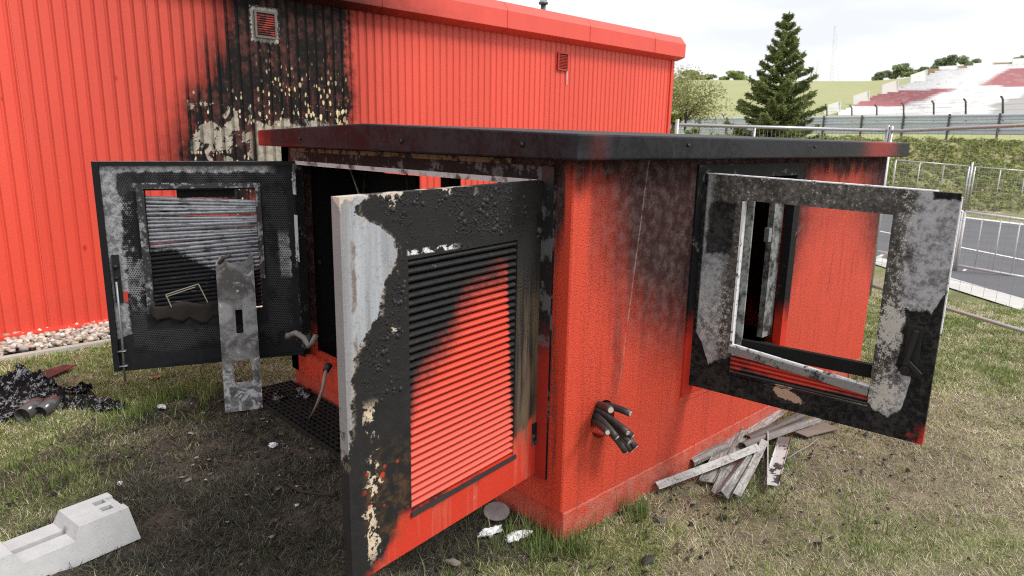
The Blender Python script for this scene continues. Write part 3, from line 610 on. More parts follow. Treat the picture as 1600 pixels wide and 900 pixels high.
# paint blisters: swollen bubbles in the charred top band
mb = MB(); ub = bmesh.new(); bmesh.ops.create_icosphere(ub, subdivisions=2, radius=1); bv = [v.co.copy() for v in ub.verts]; bf = [tuple(v.index for v in f.verts) for f in ub.faces]; ub.free()
k = 0
while k < 520:
    a, zz = random.uniform(.10, .90), random.uniform(.86, 1.53)
    wb_ = np.interp(zz, [.6, .8, .95, 1.05, 1.12, 1.2, 1.32, 1.38, 1.44, 1.5], [.985, .955, .915, .865, .8, .795, .725, .74, .8, .83])
    if a > wb_-.02 or (.15 < a < .72 and zz < 1.335): continue
    if a < .2 and random.random() < .6: continue
    if random.random() > sst(float(fbm(np.array(a), np.array(zz), 7, 3, 12)), .40, .62): continue
    r = random.choice((.0015, .002, .002, .003, .003, .004, .005, .009))*random.uniform(.7, 1.3); c = D1.p(a, zz, -r*.35)
    mb.add([c+Vector((v.x*r, v.y*r, v.z*r*random.choice((1, 1, 1.3)))) for v in bv], bf); k += 1
o = mb.build('paint_blisters', simple('blister_black', (.022, .022, .024), .5, 0, .5, 60, .15, .3), d1, True); o['kind'] = 'stuff'

# --- left leaf, inner side to the camera
D2 = Door((-.01, 2.33), (-1.01, 2.85), .271, 1.535, 1.134, -.010, -.032)
if D2.n @ (CAM[:2]-D2.h) < 0: D2.n = -D2.n
m = Mat('left_door_inside'); s_, z, nn = m.door(D2.h, D2.d)
nb = m.noise(None, 5, 5, .65); nm = m.noise(None, 26, 5, .7); nf = m.noise(None, 100, 3, .7)
u_ = s_/.0135; v_ = z/.0117; row = m.op('FLOOR', v_); uo = u_+m.op('MODULO', row, 2.0)*.5
du = m.op('FRACT', uo)-.5; dv = m.op('FRACT', v_)-.5; hole = m.ss(du*du+dv*dv, .105, .075)
inl = m.mn(m.ss(s_, .05, .07)*m.ss(s_, 1.02, 1.0), m.ss(z, .33, .35)*m.ss(z, 1.47, 1.45))
inner = m.mn(m.ss(s_, .20, .215)*m.ss(s_, .935, .92), m.ss(z, .48, .5)*m.ss(z, 1.40, 1.39))
perf = inl*(1-inner)
ashL = m.ss(s_+(nm-.5)*.03+(nb-.5)*.04-m.pw(z, [(.2, 1.3), (.40, 1.2), (.47, 1.02), (.7, 1.025), (1.0, 1.02), (1.3, 1.0), (1.36, 1.03), (1.54, 1.0)]), -.01, .01)*m.ss(s_, 1.128, 1.118)
ashT = m.ss(z+(nm-.5)*.05+(nb-.5)*.08, 1.455, 1.475)*m.ss(s_, .10, .2)
ashR = m.ss(m.op('ABSOLUTE', s_-.09-(z-.95)*.02+(nm-.5)*.05), .038, .028)*m.ss(z, .78, .82)*m.ss(z, 1.12, 1.04)*m.ss(nb, .3, .4)
grey2 = m.ss(s_, .84, .93)*m.ss(z, .55, .7)*m.ss(z, 1.42, 1.2)*m.ss(nb+(nm-.5)*.6, .46, .54)
frt = m.ss(m.op('ABSOLUTE', z-1.385), .018, .012)*m.ss(nm, .44, .56)*m.ss(s_, .2, .25)*m.ss(s_, .95, .9)
ash = m.cl(ashL+ashT*m.ss(nb, .36, .46)+ashR+grey2*.75+frt)
col = m.mix(ash*.95, m.mix(nm, C3(.010, .010, .012), C3(.028, .028, .031)), m.mix(m.ss(nm+(nf-.5)*.5, .36, .64), C3(.12, .125, .14), C3(.36, .365, .385)))
col = m.mix(m.ss(nm, .67, .72)*.5*m.ss(z, .8, 1.2), col, C3(.35, .36, .38))
col = m.mix(hole*perf*m.cl(1-ashL*.9), col, C3(.003, .003, .003))
col = m.mix((1-hole)*perf*(1-ash)*m.ss(nb, .4, .55)*.7, col, C3(.055, .055, .06))
LD_M = m.out(col, m.cl(.45+nm*.25), 0, nm+nf*.4-hole*perf, .35, .004, m.cl(.08+ash*.3))
d2 = obj('door', D2.leaf(rect(0, 1.134, .271, 1.535), [rect(.245, .875, .60, 1.365)], -.04, 0), LD_M, kiosk)
d2['label'] = 'wide-open door leaf, charred perforated inner side with sagging louvre'
mb = MB(); D2.box(mb, 1.10, 1.134, .271, 1.535, .0005, .02); D2.box(mb, 0, 1.10, 1.51, 1.535, .0005, .015); D2.box(mb, 0, 1.10, .271, .29, .0005, .02); mb.build('edge_flange', simple('flange_black', (.014, .014, .016), .6, 0, .5, 30, .15, .12), d2)
m = Mat('left_slat_metal'); s_, z, nn = m.door(D2.h, D2.d); nb = m.noise(None, 7, 5, .65); nm = m.noise(None, 45, 4, .7); ns = m.noise(m.vec(s_*10., 0., z*90.), 1, 4, .6)
shine = m.ss(z-m.pw(s_, [(.2, .86), (.45, .80), (.6, .90), (.75, .99), (.88, .98)])+(nm-.5)*.10, -.01, .04)
shine = m.mx(shine, m.ss(ns, .60, .7)*.4)
col = m.mix(shine*m.ss(ns+(nb-.5)*.5, .28, .52), C3(.016, .016, .018), m.mix(nm, C3(.13, .135, .15), C3(.38, .39, .43)))
LS_M = m.out(col, m.cl(.36+nm*.2), m.cl(shine*.35), nm, .25, .004, m.cl(shine*.4+.08))
sm = slat_mesh('slat', [(-.02, -.0155), (-.004, -.0125), (.004, -.006), (.006, .001), (.003, .008), (-.008, .0125), (-.02, .0155)], LS_M)
LY = [112, 136, 160, 184, 208, 234, 258, 283, 306, 331, 356, 382, 411]+[437+26*k for k in range(18)]
RY = [150, 165, 180, 194, 208, 250, 264, 278, 292, 327, 341, 356, 378]+[400+26*k for k in range(18)]
for k, (a, b) in enumerate(zip(LY, RY)):
    za, zb = 1.345-(a-85)*.00098+random.uniform(-.0015, .0015), 1.345-(b-85)*.00098+random.uniform(-.0015, .0015)
    if zb > .59 and za > .59: D2.slat('slat', sm, None, d2, .872, za, .248, zb, -.012+random.uniform(-.005, .005), random.uniform(-.15, .15))
GRY = Mat('ash_strip'); q = GRY.noise(None, 40, 4, .7); q2 = GRY.noise(None, 8, 4, .6); ASHM = GRY.out(GRY.mix(GRY.ss(q2+(q-.5)*.9, .48, .66), C3(.018, .018, .020), C3(.24, .25, .27)), .6, 0, q, .4, .004)
mb = MB(); D2.box(mb, .37, .70, 1.318, 1.366, -.03, -.022); mb.build('charred_strip', SOOT_IN, d2)
mb = MB(); D2.box(mb, .876, .915, .62, 1.375, .001, .014); mb.build('louvre_frame_bar', ASHM, d2)
mb = MB(); D2.box(mb, .215, .243, .80, 1.375, .001, .014); mb.build('louvre_frame_bar', ASHM, d2)
mb = MB(); D2.box(mb, .2155, .9145, 1.3755, 1.402, .001, .014); mb.build('louvre_frame_bar', ASHM, d2)
BLK = simple('sooty_steel', (.012, .012, .013), .5, 0, .5, 30, .15, .3)
mb = MB(); D2.box(mb, 1.045, 1.085, .70, .99, .001, .012); mb.build('lock_case', BLK, d2)
mb = MB().tube([D2.p(1.066, .92, .012), D2.p(1.066, .92, .030)], .016, 12).tube([D2.p(1.066, .85, .012), D2.p(1.066, .85, .022)], .011, 12); mb.build('lock_spindle', BLK, d2, True)
mb = MB(); D2.box(mb, 1.018, 1.040, .70, .765, .001, .006); o = mb.build('lock_slot', simple('slot_red', (.5, .04, .02)), d2)
mb = MB().tube([D2.p(1.068, .83, .024), D2.p(1.07, .50, .022), D2.p(1.078, .205, .024)], .007, 8)
D2.box(mb, 1.055, 1.10, .395, .402, .001, .032); D2.box(mb, 1.055, 1.10, .300, .307, .001, .032); mb.build('lock_rod', simple('rod_steel', (.22, .23, .24), .45, .6, .4), d2, True)
# torn sheet hanging over the lower louvre and thin wire frame
g = 14; V = []; Fq = []
for i in range(g+1):
    for j in range(6):
        a = .90-(.90-.40)*i/g; t = j/5; z_ = .672-.012*math.sin(i*.9)-t*(.06+.07*math.sin(i/g*math.pi)+.018*math.sin(i*1.7)+.014*math.sin(i*3.1)); V.append(D2.p(a, z_, .010+.009*math.sin(t*2.2+i*.3)+.004*math.sin(i*1.9+j*1.3)))
for i in range(g):
    for j in range(5): Fq.append((i*6+j, i*6+j+1, (i+1)*6+j+1, (i+1)*6+j))
mb = MB().add(V, Fq); o = mb.build('torn_sheet', simple('torn_black', (.028, .025, .023), .75, 0, .8, 9, .4, .1), d2, True); sl_ = o.modifiers.new('solid', 'SOLIDIFY'); sl_.thickness = .003
mb = MB(); pts = [D2.p(.775, .655, .03), D2.p(.80, .735, .03), D2.p(.61, .79, .03), D2.p(.565, .67, .03)]
for a, b in zip(pts[:-1], pts[1:]): mb.tube([a, b], .0035, 6)
mb.tube([D2.p(.80, .722, .034), D2.p(.63, .773, .034)], .003, 6); mb.build('wire_frame', simple('wire_tan', (.33, .30, .24), .5, .3), d2)
for zz in (1.40, .86, .36):
    mb = MB().tube([D2.p(-.004, zz-.06, .012), D2.p(-.004, zz+.06, .012)], .011, 10); D2.box(mb, .0, .05, zz-.035, zz+.035, .001, .007); mb.build('hinge', FRM, d2)

# --- right leaf on the side wall, outer side to the camera
D3 = Door((.93, -.012), (1.1, -1.03), .486, 1.553, 1.04, -.030, -.018)
if D3.n @ (CAM[:2]-D3.h) < 0: D3.n = -D3.n
m = Mat('side_door_metal'); s_, z, nn = m.door(D3.h, D3.d)
nb = m.noise(None, 4, 5, .65); nm = m.noise(None, 20, 5, .7); nf = m.noise(None, 75, 4, .75); nb2 = m.noise(None, 9, 5, .6, .8)
nq = m.noise(None, 42, 5, .75); ng = m.noise(None, 160, 3, .7)
warm = m.mix(m.ss(nq+(nb2-.5)*.5, .34, .66), C3(.030, .027, .025), C3(.125, .115, .108))
cool = m.mix(m.ss(nq+(nb2-.5)*.6, .30, .62), C3(.13, .132, .142), C3(.37, .375, .41))
cz = m.ss(s_+(nb2-.5)*.16+(nq-.5)*.10, .855, .935)*m.ss(z, .5, .6)
cz = m.mx(cz, m.ss(s_+(nb2-.5)*.10, .155, .10)*m.ss(z+(nb2-.5)*.5, 1.42, 1.10)); cz = m.mx(cz, m.ss(z+(nb2-.5)*.3+(nq-.5)*.2, .72, .62)*m.ss(s_, .8, .83)*.8)
cz = m.mx(cz, m.ss(s_, .06, .03)*.8)
grey = m.mix(cz, warm, cool)
grey = m.mix(m.ss(s_, .80, .85, 1., 0.)*m.ss(s_, .79, .815)*m.ss(z, .75, .95)*.7, grey, C3(.022, .020, .019))
fleck = m.ss(ng*.45+nq*.55+m.ss(m.op('ABSOLUTE', s_-.862), .07, .0)*.05+m.ss(m.op('ABSOLUTE', z-.95), .16, .02)*m.ss(s_, .8, .84)*.12+m.ss(m.op('ABSOLUTE', z-.64), .12, .02)*m.ss(s_, .8, .84)*.10+m.ss(m.op('ABSOLUTE', z-.86), .25, .05)*m.ss(s_, .2, .15)*.07, .575, .61)
grey = m.mix(fleck*.85, grey, C3(.50, .48, .44))
# black islands
blk1 = m.mx(m.op('ABSOLUTE', s_-.095)-.062, m.op('ABSOLUTE', z-1.30)-.125)
blk = m.ss(blk1+(nm-.5)*.05, .008, -.008)*.92
lowb = m.pw(s_, [(0, .80), (.05, .72), (.09, .62), (.15, .66), (.19, .68), (.8, .62), (.84, .58), (.9, .555), (.945, .60), (.965, .74), (.93, .78), (.90, .80), (.895, .95), (.93, .985), (.99, 1.0), (1.04, 1.13)])
blk = m.mx(blk, m.ss(z-lowb+(nm-.5)*.05+(nb-.5)*.03, .006, -.006))
blk = m.mx(blk, m.ss(m.mx(m.op('ABSOLUTE', s_-1.0)-.05, m.op('ABSOLUTE', z-1.525)-.03)+(nm-.5)*.05, .008, -.004))
blk = m.mx(blk, m.ss(s_, .022, .012))
hnd = m.ss(m.mx(m.op('ABSOLUTE', s_-.955)-.05, m.op('ABSOLUTE', z-.90)-.14)+(nm-.5)*.06, .008, -.008)
blk = m.mx(blk, hnd)
col = m.mix(blk, grey, m.mix(m.ss(nq+(nb2-.5)*.6, .40, .66), C3(.006, .006, .007), C3(.034, .032, .032))); col = m.mix(blk*m.ss(ng*.5+nq*.5, .62, .66)*.5, col, C3(.16, .16, .165))  # grey mottling painted into the black imitates its uneven gloss
rb_ = m.ss(s_-(z-.47)*.6+(nm-.5)*.25, .965, 1.03)*m.ss(z, .60, .48)+m.ss(m.vor(None, 22), .20, .12)*m.ss(z, .58, .53)*m.ss(s_, .28, .2)*.8
col = m.mix(m.cl(rb_), col, C3(.42, .030, .018))
col = m.mix(m.ss(m.op('POWER', (s_-.47)/.085, 2.0)+m.op('POWER', (z-.553+(s_-.47)*.25)/.027, 2.0)+(nm-.5)*3.6+(nb2-.5)*2., .90, .80), col, C3(.40, .28, .20))
RD_M = m.out(col, m.cl(.45+nm*.28), 0, nq+nf*.7-blk*.6+fleck*.4, .5, .004, m.cl(.30-blk*.18))
d3 = obj('door', D3.leaf(rect(0, 1.04, .486, 1.553), [rect(.190, .815, .585, 1.445)], -.045, 0), RD_M, kiosk)
d3['label'] = 'open side door leaf, ash-grey and black, its louvre burnt away'
ALW = Mat('white_edge'); q = ALW.noise(None, 30, 4, .7); ALWM = ALW.out(ALW.mix(ALW.ss(q, .34, .46), C3(.06, .06, .06), C3(.72, .73, .75)), .5, 0, q, .2, .003)
mb = MB(); D3.box(mb, .01, .96, 1.5535, 1.558, -.044, -.001); mb.build('top_edge', ALWM, d3)
mb = MB(); D3.box(mb, 1.0405, 1.045, .98, 1.54, -.04, -.004); mb.build('free_edge', ALWM, d3)
mb = MB(); D3.box(mb, .1905, .232, .705, 1.44, -.055, -.040); mb.build('louvre_frame_bar', JG, d3)
mb = MB(); D3.box(mb, .1905, .20, .705, 1.44, -.038, .002); mb.build('louvre_frame_bar', ALWM, d3)
# fallen frame rail across the lower opening
A, B = D3.p(.186, .720, -.02), D3.p(.812, .665, -.02)
m = Mat('fallen_rail'); nb = m.noise(None, 12, 5, .7); nm = m.noise(None, 60, 4, .7)
FR_ = m.out(m.mix(m.ss(nb+(nm-.5)*.4, .38, .52), C3(.02, .02, .02), C3(.20, .20, .20)), .8, 0, nm, .6, .006)
mb = MB().bar(A, B, .05, .035); mb.build('fallen_rail', FR_, d3)
mb = MB().bar(A+Vector((0, 0, .021)), B+Vector((0, 0, .021)), .016, .008); mb.build('rail_strip', ALWM, d3)
mb = MB().bar(D3.p(.20, .735, -.06), D3.p(.812, .745, -.06), .03, .06); mb.build('rear_rail', simple('charred_rail', (.012, .012, .012), .8, 0, .5, 40, .5, .1), d3)
m = Mat('side_slat'); s_, z, nn = m.door(D3.h, D3.d); nb = m.noise(None, 9, 4, .6); nm = m.noise(None, 40, 4, .7)
SS_M = m.out(m.mix(m.ss(z+(nb-.5)*.08, .60, .625)*m.ss(s_+(nb-.5)*.3, .16, .28), C3(.018, .018, .018), C3(.50, .035, .02)), .5, 0, nm, .2, .003)
sm = slat_mesh('slat', [(-.022, .013), (-.006, .0115), (.001, .008), (.003, .003), (.001, -.002), (-.008, -.0075), (-.022, -.0095)], SS_M)
for k, (za, zb) in enumerate(((.600, .602), (.622, .621), (.645, .640), (.668, .655))): D3.slat('slat', sm, None, d3, .195, za, .81, zb, -.014)
# handle
mb = MB(); D3.box(mb, .925, .985, .775, 1.0, .001, .010); mb.build('handle_plate', BLK, d3, False, .004)
mb = MB(); A, B = D3.p(.962, .985, .024), D3.p(.938, .825, .028); mb.bar(A, B, .03, .022, tuple(D3.d)+(0,)); mb.build('handle_lever', BLK, d3, False, .006)
mb = MB().tube([D3.p(.940, .805, .008), D3.p(.940, .805, .036)], .020, 14); D3.box(mb, .932, .948, .788, .822, .036, .042); mb.build('lock_cylinder', BLK, d3, False, .003)
mb = MB().bar(D3.p(.945, .845, .034), D3.p(1.0, .795, .030), .022, .010, tuple(D3.n)+(0,)); mb.build('padlock_flap', BLK, d3, False, .004)
for zz in (.60, 1.42):
    mb = MB().tube([D3.p(-.008, zz-.06, -.01), D3.p(-.008, zz+.06, -.01)], .011, 10); mb.build('hinge', FRM, d3)

# ------------------------------------------------------------------ cut cables in the round hole
m = Mat('cable_skin'); q = m.noise(None, 40, 4, .6); CAB = m.out(m.mix(q, C3(.018, .017, .018), C3(.06, .055, .055)), .5, 0, q, .3, .003)
CORE = simple('cable_core', (.50, .42, .38), .5, .2)
KR_INNER = MB().tube([(.255, .108, .485), (.255, .40, .485)], .11, 20, False).build('cable_sleeve', SOOT_IN, kiosk)
def cpx(u, v, out):       # point at pixel (u,v) standing `out` metres off the side wall
    q = ray(u, v); return CAM+q*((-out-CAM[1])/q[1])
ZS = 7.5
cabs = [((280, 240), (340, 255), (405, 305), 'short thick cable end at the top left of the hole', .026),
        ((370, 250), (480, 270), (632, 345), 'upper right cable end pointing away from the bundle', .024),
        ((225, 330), (330, 440), (478, 630), 'cable of the bundle cut off halfway with a pale end', .022),
        ((300, 330), (430, 410), (655, 610), 'long cable of the bundle with the highest right tip', .023),
        ((265, 310), (420, 400), (605, 572), 'upper cable of the drooping bundle, tip beside the highest', .022),
        ((240, 400), (400, 520), (580, 790), 'lowest longest cable of the drooping bundle', .022),
        ((300, 390), (480, 520), (645, 780), 'second lowest cable tip of the drooping bundle', .020),
        ((330, 380), (520, 510), (695, 735), 'rightmost low cable tip of the drooping bundle', .022),
        ((310, 360), (470, 470), (625, 680), 'middle cable tip of the drooping bundle', .022),
        ((225, 430), (290, 490), (368, 568), 'shortest cable stub at the lower left of the hole', .020)]
for i, (a, b, c, lab, r) in enumerate(cabs):
    A = cpx(900+a[0]/ZS, 600+a[1]/ZS, -.02); B = cpx(900+b[0]/ZS, 600+b[1]/ZS, .07+.006*(i % 4)); Cc = cpx(900+c[0]/ZS, 600+c[1]/ZS, .12+.012*(i % 5))
    A0 = (A[0]*.5+.255*.5, .16, A[2]*.5+.485*.5+.01); pts = []
    P4 = [Vector(A0), Vector(A), Vector(B), Vector(Cc)]
    for t in np.linspace(0, 1, 12):
        pts.append(P4[0]*(1-t)**3+P4[1]*3*t*(1-t)**2+P4[2]*3*t*t*(1-t)+P4[3]*t**3)
    for t in (.5,):
        pass
    r *= .66
    cb = MB().tube(pts, r, 12).build('cut_cable', CAB, None, True); tag(cb, 'black '+lab, 'cable', 'cut cables hanging out of the kiosk wall')
    d = (pts[-1]-pts[-2]).normalized(); MB().tube([pts[-1]-d*.002, pts[-1]+d*.0035], r*.72, 12).build('cable_core', CORE, cb, False)

# ------------------------------------------------------------------ hose, plug lead, grating, leaning panel
HOSE = simple('hose_grey', (.16, .155, .14), .6, 0, .5, 40)
hp = [at(452, 524, 3.86), at(462, 520, 3.84), at(475, 528, 3.82), at(483, 541, 3.8), at(488, 536, 3.8), at(494, 524, 3.82)]
hs = MB().tube(hp, .016, 10).build('hose', HOSE, None, True); tag(hs, 'bent grey hose stub over the red sill of the kiosk', 'hose')
MB().tube([at(450, 529, 3.86), at(452, 521, 3.86)], .020, 12).build('hose_end', simple('hose_end', (.12, .12, .12), .5, .4), hs, True)
pl_ = empty('plug_lead', tuple(onz(487, 655, .01)), 'burnt lead with black plug hanging over the red sill', 'lead')
a0 = at(511, 573, 3.62); b0 = onz(484, 655, .012)
MB().tube([at(514, 570, 3.63), at(509, 580, 3.60)], [.020, .017], 12).build('plug', BLK, pl_, True)
MB().tube([a0, at(507, 590, 3.56), at(504, 608, 3.5), at(495, 632, 3.52), b0], [.008, .010, .008, .007, .007], 8).build('cord', simple('cord_tan', (.20, .16, .13), .7, 0, .5, 50), pl_, True)
gt = empty('ground_grating', (-.22, 2.0, 0), 'black steel mesh grating lying in front of the red sill', 'grating')
GRT = simple('grate_black', (.018, .017, .017), .6, .2, .5, 40)
gx0, gx1, gy0, gy1 = -.34, -.02, 1.25, 2.52
for k in range(11): xx = gx0+(gx1-gx0)*k/10; MB().box(xx-.003, xx+.003, gy0, gy1, .004, .030).build('grating_bar', GRT, gt)
for k in range(24): yy = gy0+(gy1-gy0)*k/23; MB().box(gx0, gx1, yy-.0035, yy+.0035, .006, .032).build('grating_bar', GRT, gt)

m = Mat('burnt_panel_metal'); nb = m.noise(None, 6, 5, .6, .6); nm = m.noise(None, 18, 5, .7, .8); nf = m.noise(None, 80, 4, .7); px_, py_, pz_ = m.sep(m.pos())
col = m.mix(m.ss(nb+(nm-.5)*.4, .35, .66), C3(.05, .045, .043), C3(.26, .255, .26)); col = m.mix(m.ss(nm+m.ss(pz_, .35, .1)*.12, .58, .70), col, C3(.42, .42, .44))
col = m.mix(m.ss(nm, .40, .30)*m.ss(pz_, .4, .6), col, C3(.16, .12, .095))
BP = m.out(col, m.cl(.35+nf*.3), m.cl(nb*.5), nm, .3, .006)
pA, pB = Vector(onz(352, 645)), Vector(onz(411, 638)); pC = Vector(at(349, 425, 4.02)); axp = (pB-pA); wid = axp.length; axp.normalize()
upv = Vector((-.02, .245, .84)).normalized(); upv = (upv-axp*upv.dot(axp)).normalized(); LP = .975
no = axp.cross(upv)
out = [(0, 0), (wid, 0), (wid, LP*1.02), (wid*.93, LP*1.03), (wid*.86, LP*.985), (wid*.72, LP*.955), (wid*.58, LP*.965), (wid*.40, LP*.95), (wid*.26, LP*.975), (wid*.12, LP*1.0), (.0, LP*.96)]
pn = obj('burnt_panel', plate(out, [rect(wid*.43, wid*.62, LP*.50, LP*.65), rect(wid*.30, wid*.78, LP*.185, LP*.325)], pA, axp, upv, -no*.004), BP)
tag(pn, 'narrow scorched metal panel with two cutouts leaning on the open door', 'panel')
cu = MB().tube([pA+axp*(.02)+upv*LP*.955-no*.002, pA+axp*.05+upv*LP*.99+no*.02, pA+axp*.09+upv*LP*1.0+no*.05], .011, 8).build('curled_edge', simple('curl', (.07, .05, .04)), pn, True)

# ------------------------------------------------------------------ pile of louvre profiles
ZP = 4.5
def pp(zx, zy, z): return Vector(onz(1000+zx/ZP, 600+zy/ZP, z))
m = Mat('alu_profile'); o_ = m.objc(); rr = m.rnd(); nb = m.noise(m.vec(m.sep(o_)[0]*1., m.sep(o_)[1]+rr*9., m.sep(o_)[2]), 14, 5, .65); nm = m.noise(o_, 70, 4, .7)
nl = m.noise(m.vec(m.sep(o_)[0]*9.+rr*20., m.sep(o_)[1]*90., m.sep(o_)[2]*90.), 1, 4, .6)
PALE = m.out(m.mix(m.ss(nm+(nb-.5)*.5, .52, .66)*.75, m.mix(m.ss(nl+(rr-.5)*.3, .34, .66), C3(.17, .155, .145), C3(.40, .395, .385)), C3(.085, .075, .06)), .6, 0, nm+nl, .4, .004)
DARKP = simple('alu_profile_sooty', (.09, .08, .075), .6, 0, .6, 25, .3)
m = Mat('alu_half'); nb = m.noise(None, 16, 4, .65); hx, hy, hz = m.sep(m.objc()); HALFP = m.out(m.mix(m.ss(hx+(nb-.5)*.3, .40, .50), m.mix(m.ss(nb, .40, .46), C3(.05, .045, .04), C3(.55, .55, .55)), C3(.15, .135, .12)), .6)
prof_u = [(-.030, 0), (-.027, .018), (-.014, .030), (.014, .030), (.027, .018), (.030, 0), (.026, 0), (.023, .016), (.012, .026), (-.012, .026), (-.023, .016), (-.026, 0)]
prof_v = [(-.032, .0), (0, .030), (.032, 0), (.028, 0), (0, .026), (-.028, 0)]
prof_f = [(-.036, .010), (-.033, 0), (.033, 0), (.036, .010), (.033, .010), (.031, .003), (-.031, .003), (-.033, .010)]
def profile(a, b, za, zb, prof, lab, mat, roll=0., sc=1.):
    A, B = pp(*a, za), pp(*b, zb); ax = B-A; L = ax.length; ax.normalize(); sd_ = ax.cross(Vector((0, 0, 1))).normalized(); up = sd_.cross(ax)
    s2 = sd_*math.cos(roll)+up*math.sin(roll); u2 = up*math.cos(roll)-sd_*math.sin(roll); n = len(prof); mb = MB(); NSEG = 6
    for i in range(NSEG+1):
        t = i/NSEG; bend = .006*math.sin(t*3.1+len(lab))
        mb.v += [(t*L, p[0]*sc+bend, p[1]*sc) for p in prof]
    mb.f = [tuple(range(n-1, -1, -1)), tuple(NSEG*n+k for k in range(n))]+[(i*n+k, i*n+(k+1) % n, (i+1)*n+(k+1) % n, (i+1)*n+k) for i in range(NSEG) for k in range(n)]
    o = mb.build('metal_profile', mat); o.matrix_basis = Matrix(((ax.x, s2.x, u2.x, A.x), (ax.y, s2.y, u2.y, A.y), (ax.z, s2.z, u2.z, A.z), (0, 0, 0, 1)))
    tag(o, lab, 'metal slat', 'loose louvre profiles heaped by the kiosk'); return o
profile((350, 560), (600, 452), .015, .03, prof_u, 'short pale profile lying against the red plinth at the left', PALE)
profile((740, 380), (985, 185), .03, .045, prof_f, 'broad pale channel at the top of the heap by the plinth', PALE, 0, 1.15)
profile((760, 400), (1130, 228), .02, .02, prof_u, 'dark-edged profile between the broad channel and the long moss-stained one', DARKP)
profile((725, 450), (1240, 262), .035, .03, prof_u, 'long moss-stained profile reaching right beneath the open side door', PALE, .3)
profile((470, 690), (700, 285), .008, .05, prof_f, 'flat pale strip slanting up to the plinth, crossed by the long one', PALE, .12, 1.1)
profile((545, 775), (725, 330), .006, .035, prof_f, 'purplish flat strip ending beside the tent-shaped profile', PALE, -.1, .95)
profile((575, 795), (760, 520), .004, .03, prof_v, 'tent-shaped profile with its open end towards the grass', PALE, 0, 1.15)
profile((672, 800), (868, 415), .004, .05, prof_v, 'narrow ridged profile right of the tent-shaped one', PALE, .5, .9)
profile((888, 750), (897, 355), .006, .05, prof_f, 'thin profile standing on edge between the two groups', PALE, 1.35, .8)
profile((935, 715), (1015, 375), .008, .035, prof_f, 'stained flat profile with a bright white lower end, rightmost', HALFP, .1, 1.0)
profile((110, 725), (822, 452), .012, .075, prof_v, 'longest white-ridged profile lying across the front of the heap', PALE, .1, .95)
mb = MB(); q = [pp(1090, 340, .03), pp(1290, 272, .02), pp(1400, 318, .012), pp(1175, 375, .012)]; mb.hexa([tuple(v) for v in q]+[tuple(v+Vector((0, 0, .005))) for v in q])
o = mb.build('sheet_offcut', simple('rusty_sheet', (.16, .125, .105), .7, 0, .5, 14, .3)); tag(o, 'flat rusty sheet offcut right of the heaped profiles', 'metal sheet')
o = MB().tube([pp(1030, 530, .01), pp(1110, 475, .016), pp(1180, 440, .01), pp(1245, 388, .012)], .005, 6).build('wire_offcut', simple('wire_grey', (.22, .2, .18), .6), None, True); tag(o, 'thin grey wire lying on the grass beside the profiles', 'wire')

# ------------------------------------------------------------------ concrete fence foot (bottom left)
m = Mat('foot_concrete'); q = m.noise(m.objc(), 18, 5, .6); q2 = m.noise(m.objc(), 120, 3, .7); v = m.vor(m.objc(), 60)
CONC = m.out(m.mul(m.mix(q, C3(.38, .385, .39), C3(.56, .565, .57)), 1-m.ss(v, .12, .05)*.4), .85, 0, q2+q-m.ss(v, .16, .05), .35, .004)
def foot_mesh():
    bm = bmesh.new(); L = .66; prof = [(0, .15), (.215, .15), (.24, .098), (.42, .098), (.445, .15), (.66, .15)]; wt, wb_ = .098, .128
    vs = {}
    for side in (-1, 1):
        for i, (xx, zz) in enumerate(prof):
            ww = wb_-(wb_-wt)*(zz/.15); xo = {0: .025, 5: -.025}.get(i, 0)
            vs[side, i, 1] = bm.verts.new((xx+xo, side*ww, zz)); vs[side, i, 0] = bm.verts.new((xx, side*wb_, 0))
    for i in range(5):
        bm.faces.new([vs[-1, i, 1], vs[-1, i+1, 1], vs[1, i+1, 1], vs[1, i, 1]])
        for sd_ in (-1, 1): bm.faces.new([vs[sd_, i, 0], vs[sd_, i+1, 0], vs[sd_, i+1, 1], vs[sd_, i, 1]])
        bm.faces.new([vs[-1, i, 0], vs[-1, i+1, 0], vs[1, i+1, 0], vs[1, i, 0]])
    for i in (0, 5): bm.faces.new([vs[-1, i, 0], vs[1, i, 0], vs[1, i, 1], vs[-1, i, 1]])
    bmesh.ops.recalc_face_normals(bm, faces=bm.faces); me = bpy.data.meshes.new('fence_foot'); bm.to_mesh(me); bm.free(); return me
ft = obj('concrete_block', foot_mesh(), CONC); tag(ft, 'white concrete fence foot block lying on the scorched grass', 'concrete block')
cut = MB()
for xx, yy in ((.085, -.035), (.085, .035), (.575, -.035), (.575, .035)): cut.box(xx-.022, xx+.022, yy-.020, yy+.020, .06, .2)
cut.box(.23, .43, -.018, .018, .05, .2); cut.box(-.1, .055, -.052, .052, .135, .2); cut.box(.605, .8, -.052, .052, .135, .2)
co = cut.build('cutter', None); bo = ft.modifiers.new('holes', 'BOOLEAN'); bo.object = co; bo.operation = 'DIFFERENCE'; bo.solver = 'EXACT'
c1, c2 = Vector(onz(188, 795, .15)), Vector(onz(114, 826, .15)); ang = math.atan2(.2, 1.0)
ft.location = (-1.365, 1.325, -.004); ft.rotation_euler = (0, 0, math.pi+R(10))
co.parent = ft
dg = bpy.context.evaluated_depsgraph_get(); ev = ft.evaluated_get(dg); nm_ = bpy.data.meshes.new_from_object(ev); ft.modifiers.clear(); ft.data = nm_
bpy.data.objects.remove(co, do_unlink=True)
bv_ = ft.modifiers.new('bevel', 'BEVEL'); bv_.width = .007; bv_.segments = 2; bv_.limit_method = 'ANGLE'; bv_.angle_limit = R(35)

